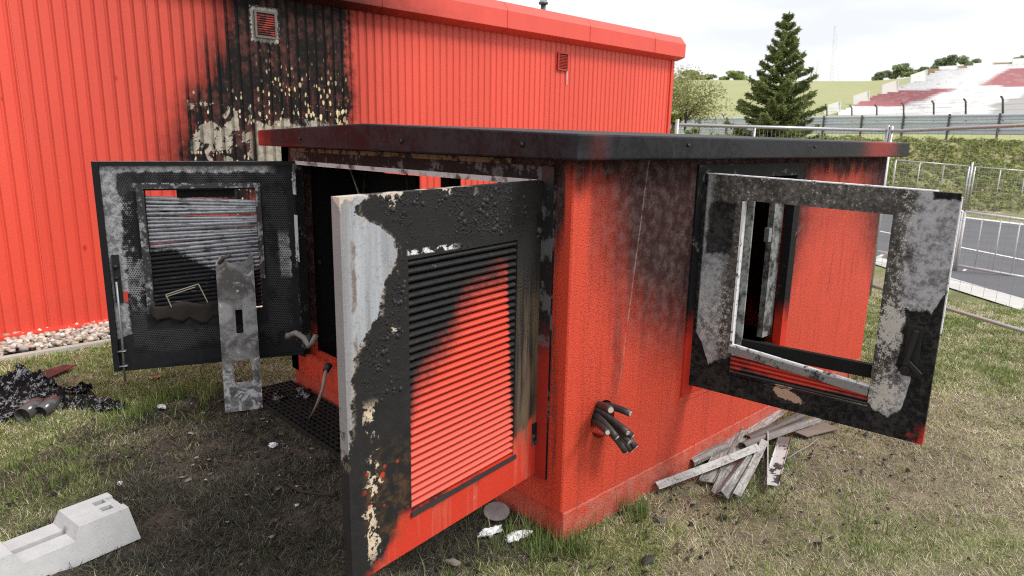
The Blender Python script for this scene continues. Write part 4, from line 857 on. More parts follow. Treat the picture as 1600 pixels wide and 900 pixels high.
# ------------------------------------------------------------------ charred debris heap (left)
m = Mat('burnt_foil'); nb = m.noise(None, 18, 6, .7, .8); nm = m.noise(None, 60, 5, .75); 
fo = m.ss(nb+(nm-.5)*.7, .52, .64); FOIL = m.out(m.mix(fo, C3(.010, .010, .011), C3(.40, .41, .44)), m.cl(.25+nm*.35), m.cl(fo*.6), nm+nb*2, 1.0, .015, m.cl(.1+fo*.4))  # bare foil in black char; the pale flecks also paint in glints
heap = empty('debris_heap', (-1.35, 3.1, 0), 'heap of charred crumpled foil and melted insulation on the grass', 'debris')
def crumple(pts, wid, hgt, seed, name='crumpled_sheet'):
    g = np.random.default_rng(seed); nu, nv = 46, 14; V = np.zeros((nu, nv, 3)); P0 = np.array(pts)
    for i in range(nu):
        t = i/(nu-1)*(len(pts)-1); k = min(int(t), len(pts)-2); c = P0[k]*(1-(t-k))+P0[k+1]*(t-k); d = P0[min(k+1, len(pts)-1)]-P0[k]; d = d/np.linalg.norm(d); sd_ = np.array([-d[1], d[0]])
        for j in range(nv):
            s = j/(nv-1)*2-1; tap = .45+.55*math.sin(math.pi*min(1, max(0, i/(nu-1)*.9+.08)))
            q = c+sd_*s*wid*tap; rg = abs(fbm(np.array(q[0]*1.+seed), np.array(q[1]*1.), 16, 4, seed)-.5)*2
            V[i, j] = (q[0]+(g.random()-.5)*.018, q[1]+(g.random()-.5)*.018, (1-s*s)*hgt*tap*(.5+1.1*rg)+rg*.035+(g.random()-.5)*.014-.008)
    I = np.arange(nu*nv).reshape(nu, nv); F = np.stack([I[:-1, :-1], I[1:, :-1], I[1:, 1:], I[:-1, 1:]], -1).reshape(-1, 4)
    me = npmesh(name, V.reshape(-1, 3), F); fix(me); o = obj(name, me, FOIL, heap); s2 = o.modifiers.new('solid', 'SOLIDIFY'); s2.thickness = .003; return o
def hp2(zx, zy): return tuple(onz(zx/5.625, 540+zy/5.625)[:2])
crumple([hp2(-300, 330), hp2(60, 400), hp2(350, 440), hp2(620, 440)], .16, .10, 1)
crumple([hp2(450, 530), hp2(720, 500), hp2(900, 520), hp2(1090, 545)], .09, .05, 2)
crumple([hp2(-300, 480), hp2(0, 600), hp2(150, 640)], .13, .06, 3)
crumple([hp2(660, 410), hp2(800, 400)], .05, .07, 4)
crumple([hp2(100, 330), hp2(250, 390), hp2(480, 420)], .10, .15, 5)
GL = simple('jar_glass', (.10, .10, .10), .18, .3, .6, 25)
for zx, zy, r in ((195, 615, .043), (350, 590, .038)):
    b0 = Vector(onz(zx/5.625, 540+zy/5.625, r)); ax = Vector((-FW[0]*.6-.2, -FW[1], -.1)).normalized()
    MB().tube([b0, b0-ax*.12, b0-ax*.16], [r, r, r*.8], 18, False).build('melted_jar', GL, heap, True).modifiers.new('solid', 'SOLIDIFY').thickness = -.004
    MB().tube([b0-ax*.05, b0-ax*.045], r*.9, 14).build('jar_core', simple('jar_soot', (.05, .04, .03), .7, 0, .8, 60), heap)
q = [Vector(onz(60, 583, .012)), Vector(onz(100, 571, .03)), Vector(onz(120, 571, .02)), Vector(onz(75, 592, .012)), Vector(onz(48, 592, .008))]
mb = MB(); mb.add([tuple(v) for v in q]+[tuple(v+Vector((0, 0, .006))) for v in q], [(4, 3, 2, 1, 0), (5, 6, 7, 8, 9)]+[(k, (k+1) % 5, 5+(k+1) % 5, 5+k) for k in range(5)])
m = Mat('scrap_sheet'); nb = m.noise(None, 9, 4, .6); sx, sy, sz_ = m.sep(m.pos())
o = mb.build('scrap_sheet', m.out(m.mix(m.ss(nb+(sx+1.1)*.9, .46, .60), C3(.035, .03, .035), C3(.17, .028, .032)), .4)); tag(o, 'flat black and dark red sheet scrap behind the debris heap', 'metal sheet')

# ------------------------------------------------------------------ small litter
WH = simple('white_foam', (.74, .75, .77), .8, 0, .15, 60, .4)
def lump(name, u, v, sx, sy, sz, mat, lab, cat, seed, group=None, z=.0):
    bm = bmesh.new(); bmesh.ops.create_icosphere(bm, subdivisions=3, radius=1); g = random.Random(seed); ph = [g.uniform(0, 6) for _ in range(9)]
    for w_ in bm.verts:
        c = w_.co; k = 1+.30*math.sin(c.x*3+ph[0])*math.cos(c.y*3+ph[1])+.20*math.sin(c.y*6+ph[2]+c.z*4)+.16*math.sin(c.x*9+ph[3]+c.y*7)+.12*math.sin(c.z*13+c.x*11+ph[4])+g.uniform(-.07, .07)
        w_.co = (c.x*k*sx, c.y*k*sy, max(c.z, -.4)*k*sz)
    me = bpy.data.meshes.new(name); bm.to_mesh(me); bm.free(); fix(me, True); o = obj(name, me, mat); q = onz(u, v); o.location = (q[0], q[1], sz*.25+z); o.rotation_euler[2] = g.uniform(0, 3)
    return tag(o, lab, cat, group)
GRP = 'white scraps scattered on the ground'
lump('foam_scrap', 427, 697, .022, .016, .016, WH, 'white scrap on the bare mud before the front door', 'scrap', 1, GRP)
lump('foam_scrap', 187, 757, .010, .018, .010, WH, 'small white scrap beside the concrete foot', 'scrap', 2, GRP)
lump('foam_scrap', 252, 636, .030, .018, .012, simple('grey_foam', (.5, .52, .55), .8), 'greyish scrap in the grass below the left door', 'scrap', 3, GRP)
lump('foam_scrap', 480, 656, .016, .012, .012, WH, 'white scrap on the black grating', 'scrap', 4, GRP)
lump('foam_scrap', 417, 659, .006, .005, .005, WH, 'tiny white crumb beside the leaning panel', 'scrap', 5, GRP)
lump('foam_wad', 766, 836, .020, .048, .018, WH, 'upright white wad in the grass under the front door', 'scrap', 6, GRP, .01)
lump('foam_wad', 808, 841, .060, .022, .016, WH, 'long white wad in the grass by the kiosk corner', 'scrap', 7, GRP, .006)
q = onz(776, 800, .02); mb = MB(); n_ = 26; mb.tube([(0, 0, 0), (0, 0, .008)], .060, n_)
o = mb.build('round_lid', simple('lid_pale', (.24, .21, .21), .7, 0, .9, 30), None, False, .002); o.location = q; o.rotation_euler = (R(10), R(-8), 0); tag(o, 'round pale stained lid lying under the front door', 'lid')
o = MB().tube([onz(452, 757, .02), onz(470, 768, .028), onz(500, 772, .015), onz(530, 776, .01)], [.010, .007, .005, .003], 7).build('charred_stick', simple('char_stick', (.025, .02, .017), .8), None, True); tag(o, 'charred stick lying on the mud', 'stick')
o = lump('stone', 708, 880, .014, .036, .012, simple('stone_brown', (.16, .14, .12), .9, 0, .4, 30), 'muddy brown stone in the grass below the front door', 'stone', 12)
lump('ash_clod', 437, 628, .045, .05, .05, FOIL, 'black ash lump against the foot of the leaning panel', 'debris', 13)
lump('ash_clod', 475, 622, .07, .05, .04, FOIL, 'grey crumpled ash lump lying on the grating', 'debris', 14, None, .02)
lump('char_flake', 1030, 812, .026, .014, .006, simple('char_flake', (.09, .085, .08), .7, 0, .5, 40), 'grey charred flake in the grass before the kiosk corner', 'debris', 15)
lump('char_flake', 1012, 875, .018, .030, .007, simple('char_flake2', (.03, .03, .03), .7, 0, .5, 40), 'black charred flake near the bottom of the lawn', 'debris', 16)
lump('pink_scrap', 245, 590, .04, .02, .010, simple('pink_scrap', (.45, .16, .13), .8), 'pinkish paint flake under the left door', 'scrap', 17)

# burnt crumbs and flakes strewn in front of the doors and round the corner
g = np.random.default_rng(77); n = 1500; fx = g.normal(-.55, .55, n); fy = g.normal(1.5, .75, n); k_ = n//4
fx[:k_] = g.uniform(-.2, 2.2, k_); fy[:k_] = -g.gamma(1.6, .28, k_)-.02
ok = ~inside_kiosk(fx, fy) & ~((fx < -1.34) & (fy > 1.15) & (fy < 1.5)); fx, fy = fx[ok], fy[ok]; n = len(fx); sz_ = g.gamma(2., .0035, n)+.003
an = g.uniform(0, 6.28, n); tl = g.uniform(-.5, .5, (n, 4)); V = np.zeros((n, 4, 3)); zb = zground(fx, fy)+.012
for c_ in range(4):
    rr_ = sz_*g.uniform(.5, 1.3, n); V[:, c_, 0] = fx+np.cos(an+c_*1.57)*rr_; V[:, c_, 1] = fy+np.sin(an+c_*1.57)*rr_*.7; V[:, c_, 2] = zb+tl[:, c_]*sz_*.8+.004
V2 = V.copy(); V2[:, :, 2] -= .003; VV = np.concatenate([V, V2], 1).reshape(-1, 3); b8 = (np.arange(n)*8)[:, None]
F = np.concatenate([b8+q_ for q_ in ([0, 1, 2, 3], [7, 6, 5, 4], [0, 4, 5, 1], [1, 5, 6, 2], [2, 6, 7, 3], [3, 7, 4, 0])])
cc = np.repeat(pick(g, n, [(.02, .019, .018), (.05, .045, .04), (.22, .21, .20), (.10, .075, .06), (.45, .45, .45)], [5, 4, 1.6, 2, .5]), 8, axis=0)
m = Mat('crumb'); o = obj('ash_fragments', npmesh('ash_fragments', VV, F, False, cc), m.out(m.attr('Col'), .8, spec=.2)); struct(o, 'stuff'); tag(o, 'small burnt crumbs and ash flakes strewn before the kiosk', 'ash')

# ------------------------------------------------------------------ temporary mesh fences
ZINC = simple('zinc_tube', (.46, .46, .47), .42, .7, .25, 30)
WIRE = simple('zinc_wire', (.38, .38, .38), .5, .5, .2, 30)
def mesh_fence(name, a, b, z0, z1, lab, group, tube_r=.019, vstep=.1, hstep=.25, wr=.0018, mids=(), posts_up=.06, foot=0., zs=None):
    a, b = np.array(a[:2]), np.array(b[:2]); L = np.linalg.norm(b-a); d = (b-a)/L
    za, zb = (zg(*a)+z0, zg(*b)+z0) if zs is None else (zs[0]+z0, zs[1]+z0); Hh = z1-z0
    P = lambda s, h: (a[0]+d[0]*s, a[1]+d[1]*s, float(za+(zb-za)*s/L)+h)
    e = empty(name, P(L/2, -z0), lab, 'fence', group)
    for s_ in (0, L): MB().tube([P(s_, -z0-foot), P(s_, Hh+posts_up)], tube_r*1.15, 10).build('post', ZINC, e, True)
    for h_ in (0, Hh): MB().tube([P(0, h_), P(L, h_)], tube_r, 10).build('rail', ZINC, e, True)
    for s_ in mids: MB().tube([P(s_*L, 0), P(s_*L, Hh)], tube_r*.85, 8).build('stiffener', ZINC, e, True)
    mb = MB(); n_ = int(L/vstep)
    for k in range(1, n_): mb.tube([P(L*k/n_, .01), P(L*k/n_, Hh-.01)], wr, 4, False)
    n_ = int(Hh/hstep)
    for k in range(1, n_): mb.tube([P(.01, Hh*k/n_), P(L-.01, Hh*k/n_)], wr*1.2, 4, False)
    o = mb.build('wire_mesh', WIRE, e); o['kind'] = 'stuff'; return e
mesh_fence('mesh_fence', (4.70, 2.66), (6.73, 1.15), .10, 1.95, 'galvanised mesh fence panel right behind the kiosk roof', 'temporary fence panels near the kiosk', mids=(.36,), vstep=.048, hstep=.22, wr=.0016)
mesh_fence('mesh_fence', (6.73, 1.11), (4.62, -1.72), .12, 1.94, 'galvanised mesh fence panel running to the right edge of the lawn', 'temporary fence panels near the kiosk', mids=(), vstep=.15, hstep=.30, wr=.0016)
# crowd barriers on the road
m = Mat('barrier_zinc'); BZ = simple('barrier_zinc', (.62, .62, .63), .45, .3, .15)
def barrier(a, b, lab):
    a, b = np.array(a), np.array(b); d = (b[:2]-a[:2]); L = np.linalg.norm(d); e = empty('crowd_barrier', tuple((a+b)/2+np.array([0, 0, -.12])), lab, 'barrier', 'crowd barriers on the road')
    P = lambda t, h: tuple(a+(b-a)*t+np.array([0, 0, h]))
    for h_ in (0, .83): MB().tube([P(0, h_), P(1, h_)], .019, 8).build('rail', BZ, e, True)
    for t in (0, 1): MB().tube([P(t, -.10), P(t, .83)], .019, 8).build('post', BZ, e, True)
    n_ = int(L/.22)
    for k in range(1, n_): MB().tube([P(k/n_, 0), P(k/n_, .83)], .009, 6).build('bar', BZ, e, True)
    nn_ = np.array([-d[1], d[0], 0])/L
    for t in (.08, .92): MB().bar(tuple(np.array(P(t, -.09))-nn_*.3), tuple(np.array(P(t, -.09))+nn_*.3), .04, .02).build('foot', BZ, e)
ba_, bb_ = at(1495, 414.5, 10.6), at(1640, 440, 9.9)
barrier(ba_, bb_, 'white-grey crowd barrier at the right edge of the road')
dv_ = bb_-ba_; barrier(ba_-dv_*1.03, ba_-dv_*.03, 'crowd barrier behind the open side door')
# far fence panels on the other side of the road
f1, f2 = at(1507, 333, 29), at(1650, 345, 29); fd_ = f2-f1; L3 = np.linalg.norm(fd_[:2]); t3 = fd_[:2]/L3
for k, (ua, ub, lab) in enumerate(((1503, 1390, 'far mesh fence panel beyond the road, next to the kiosk roof'), (1512, 1628, 'far mesh fence panel beyond the road, at the right edge'))):
    a_, b_ = at(ua, 333+(ua-1507)*.084, 29), at(ub, 333+(ub-1507)*.084, 29)
    mesh_fence('mesh_fence', a_, b_, .12, 1.95, lab, 'fence panels beyond the road', tube_r=.026, vstep=.10, hstep=.16, wr=.004, mids=(.34, .67), posts_up=.0, zs=(a_[2], b_[2]))
o = MB().tube([(f1[0], f1[1], f1[2]-.1), (f1[0], f1[1], f1[2]+2.12)], .04, 10).build('fence_post', ZINC, None, True); tag(o, 'thick round post between two far fence panels', 'post')

# ------------------------------------------------------------------ embankment, guard rail, hill, grandstand
def leafcloud(P, size, cols, up=.3, seed=0, asp=.5):
    g = np.random.default_rng(seed); n = len(P); a = g.normal(size=(n, 3)); a[:, 2] *= .6; a /= np.linalg.norm(a, axis=1)[:, None]
    b = g.normal(size=(n, 3)); b -= a*(a*b).sum(1)[:, None]; b /= np.linalg.norm(b, axis=1)[:, None]
    sz_ = size*g.uniform(.6, 1.4, (n, 1)); a = a*sz_; b = b*sz_*asp
    V = np.stack([P-a, P+b, P+a, P-b], 1).reshape(-1, 3); F = (np.arange(n)*4)[:, None]+np.arange(4)
    return V, F, np.repeat(cols, 4, axis=0)
LM = Mat('leaf'); LEAF = LM.out(LM.attr('Col'), .6, 0, None, trans=.3, spec=.25)
def camxy(lat, d): return CAM[:2]+RW*lat+FW*d
b0, b1_ = np.array([f1[0], f1[1]])+FW*.6, t3
NX, NY = 90, 16; V = np.zeros((NX, NY, 3)); BKH = 2.95
for i in range(NX):
    s_ = -40+60*i/(NX-1)
    for j in range(NY):
        t = j/(NY-1); q = f1[:2]-t3*s_*-1+np.array([-t3[1], t3[0]])*0
        nr = np.array([-t3[1], t3[0]]); nr = nr if nr @ FW > 0 else -nr
        q = f1[:2]+t3*s_+nr*(1.0+t*4.2); hh = -1.05+BKH*min(1, t*1.18)**.9
        V[i, j] = (q[0], q[1], hh+(fbm(np.array(q[0]), np.array(q[1]), .9, 3, 3)-.5)*.35*math.sin(math.pi*min(t*1.1, 1)))
I = np.arange(NX*NY).reshape(NX, NY); F = np.stack([I[:-1, :-1], I[1:, :-1], I[1:, 1:], I[:-1, 1:]], -1).reshape(-1, 4)
me = npmesh('embankment', V.reshape(-1, 3), F, True); fix(me, True); struct(obj('embankment', me, simple('bank_soil', (.27, .26, .11), .9, 0, .5, 2)))
g = np.random.default_rng(3); n = 60000; ii = g.uniform(0, NX-1.01, n); jj = g.uniform(0, NY-1.01, n); i0 = ii.astype(int); j0 = jj.astype(int); fi, fj = (ii-i0)[:, None], (jj-j0)[:, None]
Pb = V[i0, j0]*(1-fi)*(1-fj)+V[i0+1, j0]*fi*(1-fj)+V[i0, j0+1]*(1-fi)*fj+V[i0+1, j0+1]*fi*fj
cl_ = fbm(Pb[:, 0]+Pb[:, 2], Pb[:, 1]-Pb[:, 2], 1.1, 3, 8); Pb[:, 2] += g.uniform(-.02, .16, n)+(cl_-.45)*.55
cc = pick(g, n, [(.25, .29, .095), (.33, .35, .125), (.20, .24, .085), (.36, .33, .18), (.13, .155, .06)], [4, 3, 3, 1.3, 1.5])*(.55+.95*cl_)[:, None]
vis = (np.abs((Pb[:, 0]-CAM[0])*RW[0]+(Pb[:, 1]-CAM[1])*RW[1]) < 1.05*depth(Pb[:, 0], Pb[:, 1]))
Vl, Fl, Cl = leafcloud(Pb[vis], .12, cc[vis], seed=4, asp=.3); o = obj('ground_cover', npmesh('ground_cover', Vl, Fl, False, Cl), LEAF); struct(o, 'stuff'); tag(o, 'dense low shrubs covering the embankment below the guard rail', 'ground cover')

# guard rail along the top
GRS = simple('guard_zinc', (.52, .56, .60), .45, .35, .2, 3); GPD = simple('guard_post', (.10, .09, .085), .7)
ga, gb = at(1640, 174, 33.5)[:2], at(1300, 183, 42)[:2]; gd = gb-ga; gl = np.linalg.norm(gd); gd = gd/gl; ge_ = 42.0
guard = empty('guard_rail', (ga[0], ga[1], 2.3), 'triple steel guard rail along the top of the embankment', 'guard rail')
gz = lambda s: 3.42+.000*s
wprof = [(-.02, -.16), (.03, -.12), (.03, -.07), (-.02, -.03), (-.02, .03), (.03, .07), (.03, .12), (-.02, .16)]
gn = np.array([-gd[1], gd[0]]); gn = gn if gn @ FW < 0 else -gn
for lev in range(3):
    mb = MB(); n_ = len(wprof)
    for s_ in np.linspace(-6, ge_, 2):
        for a_, h_ in wprof: mb.v.append((ga[0]+gd[0]*s_+gn[0]*a_, ga[1]+gd[1]*s_+gn[1]*a_, gz(s_)-.17-lev*.36+h_))
    mb.f = [(k, k+1, n_+k+1, n_+k) for k in range(n_-1)]; o = mb.build('rail_beam', GRS, guard); o.modifiers.new('solid', 'SOLIDIFY').thickness = .01
mb = MB(); 
for s_ in np.arange(-5, ge_, 2.35):
    q = ga+gd*s_-gn*.0; MB().bar((q[0]+gn[0]*.05, q[1]+gn[1]*.05, 1.7), (q[0]+gn[0]*.05, q[1]+gn[1]*.05, gz(s_)+.02), .12, .08, (gd[0], gd[1], 0)).build('post', GPD, guard)
# left stretch seen beside the spruce
ha, hb = at(1090, 196, 60)[:2], at(1290, 190, 46)[:2]
g2 = empty('guard_rail', (ha[0], ha[1], 2.2), 'short stretch of guard rail glimpsed left of the spruce', 'guard rail')
for lev in range(2): MB().bar((ha[0], ha[1], 3.0-lev*.5), (hb[0], hb[1], 3.25-lev*.4), .08, .30).build('rail_beam', GRS, g2)
for t in np.linspace(0, 1, 8): q = ha*(1-t)+hb*t; MB().bar((q[0]-FW[0]*.1, q[1]-FW[1]*.1, 1.0), (q[0]-FW[0]*.1, q[1]-FW[1]*.1, 3.2), .12, .1).build('post', GPD, g2)
# catch-fence posts with bent tips
cf = empty('catch_fence', (ga[0], ga[1], 2.4), 'row of dark catch-fence posts with bent tips above the guard rail', 'fence')
for (u_, yt, yb, d_) in ((1292, 166, 185, 56), (1331, 165, 184, 52), (1370, 164, 183, 49), (1412, 161, 182, 46), (1459, 158, 181, 43), (1509, 155, 180, 40), (1567, 151, 178, 37), (1102, 180, 200, 62), (1131, 178, 198, 60)):
    B, T = Vector(at(u_, yb+12, d_)), Vector(at(u_, yt+4, d_)); tip = Vector(at(u_-4, yt, d_))
    MB().tube([B, T, T*.4+tip*.6+Vector((0, 0, .06)), tip], .055, 6).build('post', GPD, cf, True)
for h_ in (.25, .6, .9):
    pts = [Vector(at(u_, yb-(yb-yt)*h_*.9, d_)) for (u_, yt, yb, d_) in ((1292, 166, 185, 56), (1331, 165, 184, 52), (1370, 164, 183, 49), (1412, 161, 182, 46), (1459, 158, 181, 43), (1509, 155, 180, 40), (1567, 151, 178, 37), (1620, 148, 176, 34))]
    MB().tube(pts, .010, 4).build('wire', WIRE, cf)

# hill: height field behind everything
def ridge(u): return np.interp(u, [300, 1000, 1100, 1290, 1350, 1400, 1450, 1500, 1600, 1750, 2100], [126, 126, 126, 128, 128, 124, 116, 112, 106, 100, 96])
us = np.linspace(300, 2050, 90); ds = np.array([52, 58, 64, 72, 82, 94, 108, 124, 140, 155, 170, 260]); V = np.zeros((len(us), len(ds), 3))
for i, u_ in enumerate(us):
    top = at(u_, float(ridge(u_)), 155)[2]
    for j, d_ in enumerate(ds):
        q = at(u_, 200, d_); t = (d_-58)/(155-58); z_ = 1.9+(top-1.9)*np.clip(t, 0, 1)**.85 if d_ < 156 else top-(d_-155)*.03
        V[i, j] = (q[0], q[1], z_ if d_ > 56 else -1.5)
I = np.arange(V.shape[0]*V.shape[1]).reshape(V.shape[:2]); F = np.stack([I[:-1, :-1], I[1:, :-1], I[1:, 1:], I[:-1, 1:]], -1).reshape(-1, 4)
m = Mat('hill_grass'); q = m.noise(None, .06, 5, .6); q2 = m.noise(None, .7, 4, .7)
HG = m.out(m.mul(m.mix(m.cl(q*1.6-.3), C3(.28, .31, .12), C3(.36, .34, .18)), q2*.5+.72), .95)
me = npmesh('hill', V.reshape(-1, 3), F, True); fix(me, True); struct(obj('hill', me, HG))
def hillz(u_, d_):
    top = at(u_, float(ridge(u_)), 155)[2]; return 1.9+(top-1.9)*np.clip((d_-58)/97, 0, 1)**.85
def hpt(u_, d_, dz=0.):
    q = at(u_, 200, d_); return np.array([q[0], q[1], hillz(u_, d_)+dz])
def hfind(u_, v):      # point of the hillside seen at a pixel
    lo, hi = 58.5, 155.0; rz = ray(u_, v)[2]; top = at(u_, float(ridge(u_)), 155)[2]
    for _ in range(22):
        md = (lo+hi)/2
        if CAM[2]+rz*md > 1.9+(top-1.9)*min(1., max(0., (md-58)/97))**.85: lo = md
        else: hi = md
    return lo
# grandstand terraces
m = Mat('terrace_paint'); x, y, z = m.sep(m.pos()); fl = m.noise(None, .8, 5, .7); fl2 = m.noise(None, .16, 4, .6)
tcol = m.attr('Col'); TER = m.out(m.mix(m.ss(fl+(fl2-.5)*.7, .56, .68)*.5, tcol, C3(.40, .38, .36)), .9)
stand = empty('grandstand', tuple(hpt(1480, 90)), 'terraced concrete grandstand painted white and faded red on the hillside', 'grandstand')
def stand_col(u_, v):
    W_, R_, G_ = (.78, .77, .76), (.42, .17, .18), (.42, .41, .40)
    if u_+(v-178)*-.0 < 0: return W_
    lo = 150+(1390-u_)*.10
    if v > 172+(1330-u_)*.02 and u_ < 1400: return W_
    if 148 < v+(u_-1400)*.05 < 172 and u_ < 1400+(172-v)*3.2: return R_
    if 118+(1600-u_)*.05 < v < 142 and u_ > 1513+(v-118)*.2+(141-v)*2.2: return R_
    if v > 150+(1600-u_)*.35 and u_ > 1545: return G_
    return W_
rows = 26; vs_ = np.linspace(180, 112, rows+1)
for k in range(rows):
    v0, v1 = vs_[k], vs_[k+1]; ul = np.interp(v0, [112, 118, 130, 146, 160, 180], [1475, 1462, 1425, 1385, 1350, 1306])+random.uniform(-2, 2); us_ = np.linspace(ul, 1900, 40); V = []; Cc = []
    for u_ in us_:
        sh = max(0, (u_-1460))*.045
        d0, d1_ = hfind(u_, v0-sh*(1-(k/rows))*0-sh*k/rows), hfind(u_, v1-sh*(k+1)/rows); a_, b_ = hpt(u_, d0), hpt(u_, d1_); zt = b_[2]+.12
        V += [(a_[0], a_[1], a_[2]-.3), (a_[0], a_[1], zt), (b_[0], b_[1], zt), (b_[0], b_[1], zt-.6)]; Cc += [stand_col(u_, v0-sh*k/rows*.6)]*4
    n_ = len(us_); F = np.array([(4*i+q_, 4*i+4+q_, 4*i+5+q_, 4*i+1+q_) for i in range(n_-1) for q_ in range(3)])
    me = npmesh('terrace_step', np.array(V), F, False, np.array(Cc)); fix(me); obj('terrace_step', me, TER, stand)
# pale boards along the stand's edge
BRD = simple('white_board', (.66, .67, .62), .7, 0, .15, 2); BRN = simple('brown_screen', (.30, .20, .12), .9, 0, .3, 1)
boards = [(1288, 1313, 178, 162, 'lowest pale board on the slope, beside the guard rail'), (1333, 1358, 164, 146, 'second pale board up the slope beside the stand'), (1378, 1403, 151, 129, 'third pale board up the slope beside the stand'),
          (1423, 1448, 134, 113, 'fourth pale board up the slope, below the trees'), (1467, 1496, 118, 103, 'pale board at the top edge of the stand, left of the brown screen'), (1521, 1552, 114, 98, 'pale board at the top edge, second from the right'), (1582, 1612, 110, 91, 'pale board at the top right edge of the stand')]
for k, (u0, u1, vb, vt, lab) in enumerate(boards):
    d_ = hfind((u0+u1)/2, vb)-.6; sl = -.55 if k < 4 else -.1
    e = empty('perimeter_board', tuple(at((u0+u1)/2, vb, d_)), lab, 'board', 'pale boards round the grandstand')
    P = lambda u_, v_: Vector(at(u_, v_, d_)); k0 = (u1-u0)*.5*sl
    q = [P(u0, vb-k0*.6), P(u1, vb+k0*.6), P(u1, vt+k0*.6), P(u0, vt-k0*.6)]; bk = Vector((FW[0], FW[1], 0))*.12
    MB().hexa([q[0], q[1], q[1]+bk, q[0]+bk, q[3], q[2], q[2]+bk, q[3]+bk]).build('panel', BRD, e)
    for t in (0, 1): MB().bar(q[0].lerp(q[1], t)-bk*.6-Vector((0, 0, .8)), q[3].lerp(q[2], t)-bk*.6, .12, .1).build('post', simple('board_post', (.6, .6, .58)), e)
for u0, u1, vb, vt, lab in ((1447, 1468, 122, 108, 'brown screen between the fourth and fifth pale boards'), (1496, 1521, 116, 103, 'brown screen right of the fifth pale board'), (1552, 1583, 112, 98, 'brown screen left of the topmost pale board')):
    d_ = hfind((u0+u1)/2, vb)+.5; P = lambda u_, v_: Vector(at(u_, v_, d_)); bk = Vector((FW[0], FW[1], 0))*.1; q = [P(u0, vb), P(u1, vb-1), P(u1, vt-1), P(u0, vt)]
    o = MB().hexa([q[0], q[1], q[1]+bk, q[0]+bk, q[3], q[2], q[2]+bk, q[3]+bk]).build('screen', BRN); tag(o, lab, 'screen', 'brown screens round the grandstand')
# lattice masts
MST = simple('mast_paint', (.72, .72, .74), .6)
def mast(u_, vt, vb, d_, w_, lab):
    B, T = Vector(at(u_, vb, d_)), Vector(at(u_+2, vt, d_)); e = empty('lattice_mast', tuple(B), lab, 'mast'); Rv = Vector((RW[0], RW[1], 0)); Fv = Vector((FW[0], FW[1], 0)); n_ = 16
    legs = [(Rv*math.cos(a)+Fv*math.sin(a))*w_ for a in (0, 2.09, 4.19)]
    P = lambda k, t: B.lerp(T, t)+legs[k]*(1-.85*t)
    for k in range(3): MB().tube([P(k, 0), P(k, 1)], .05, 5).build('mast_leg', MST, e)
    mb = MB()
    for i in range(n_):
        for k in range(3): mb.tube([P(k, i/n_), P((k+1) % 3, (i+1)/n_)], .03, 4, False)
    mb.build('lattice', MST, e)
mast(1303, 40, 130, 190, 1.3, 'tall pale lattice mast on the ridge right of the spruce'); mast(1276, 95, 132, 210, .7, 'short faint mast just right of the spruce')

# ------------------------------------------------------------------ trees
BARK = simple('bark', (.085, .065, .05), .9, 0, .4, 20, .4)
def spruce(base, Ht, rad, lab):
    e = empty('spruce_tree', tuple(base), lab, 'tree'); g = np.random.default_rng(5); B = Vector(base)
    MB().tube([B, B+Vector((0, 0, Ht*.5)), B+Vector((.03, 0, Ht))], [.13, .07, .008], 8).build('trunk', BARK, e, True)
    Pn, Cn, br = [], [], MB(); z = .02
    while z < .985:
        t = z; nb_ = int(9-3*t); ph = g.uniform(0, 6)
        for k in range(nb_):
            a = ph+2*np.pi*k/nb_+g.uniform(-.3, .3); L = rad*((1-t)**.85)*g.uniform(.62, 1.18)+.06; d = np.array([np.cos(a), np.sin(a), 0]); sd_ = np.array([-np.sin(a), np.cos(a), 0])
            org = np.array(base)+[0, 0, (t+g.uniform(-.02, .02)*(1-t))*Ht]; droop = -.22*(1-t)+.30*t
            tt = np.linspace(0, 1, 6); curve = [org+d*L*s+np.array([0, 0, L*(droop*s+.22*s*s)]) for s in tt]; br.tube(curve, [.022*(1-t)+.004, .018*(1-t)+.004, .012*(1-t)+.003, .009, .005, .003], 4, False)
            n_ = int(560*L/rad)+60; s = g.uniform(.10, 1.03, n_)**.8; sp = (1-s*.75)*L*.36; lat = g.normal(0, .5, n_)*sp; hz = g.normal(0, .030, n_)-np.abs(lat)*.25-g.random(n_)*.05
            P = org+d*(L*s)[:, None]+sd_*lat[:, None]+np.stack([0*s, 0*s, L*(droop*s+.22*s*s)+hz], -1); Pn.append(P)
            tip = np.clip(s-.55, 0, 1)[:, None]; c = pick(g, n_, [(.10, .14, .055), (.17, .22, .075), (.22, .27, .095)], [3, 4, 2], .25); Cn.append(c*(1-tip)+tip*np.array([.27, .31, .10]))
        z += .030+.012*t
    br.build('branches', BARK, e)
    P = np.concatenate(Pn); C = np.concatenate(Cn); V_, F_, C_ = leafcloud(P, .072, C, seed=9, asp=.26); obj('crown', npmesh('crown', V_, F_, False, C_), LEAF, e); return e
q = at(1213, 206, 20); sb = (q[0], q[1], float(zg(q[0], q[1]))-.05); stp = at(1221, 27, 20)
spruce(sb, stp[2]-sb[2], 2.0, 'dark green spruce standing behind the kiosk roof')
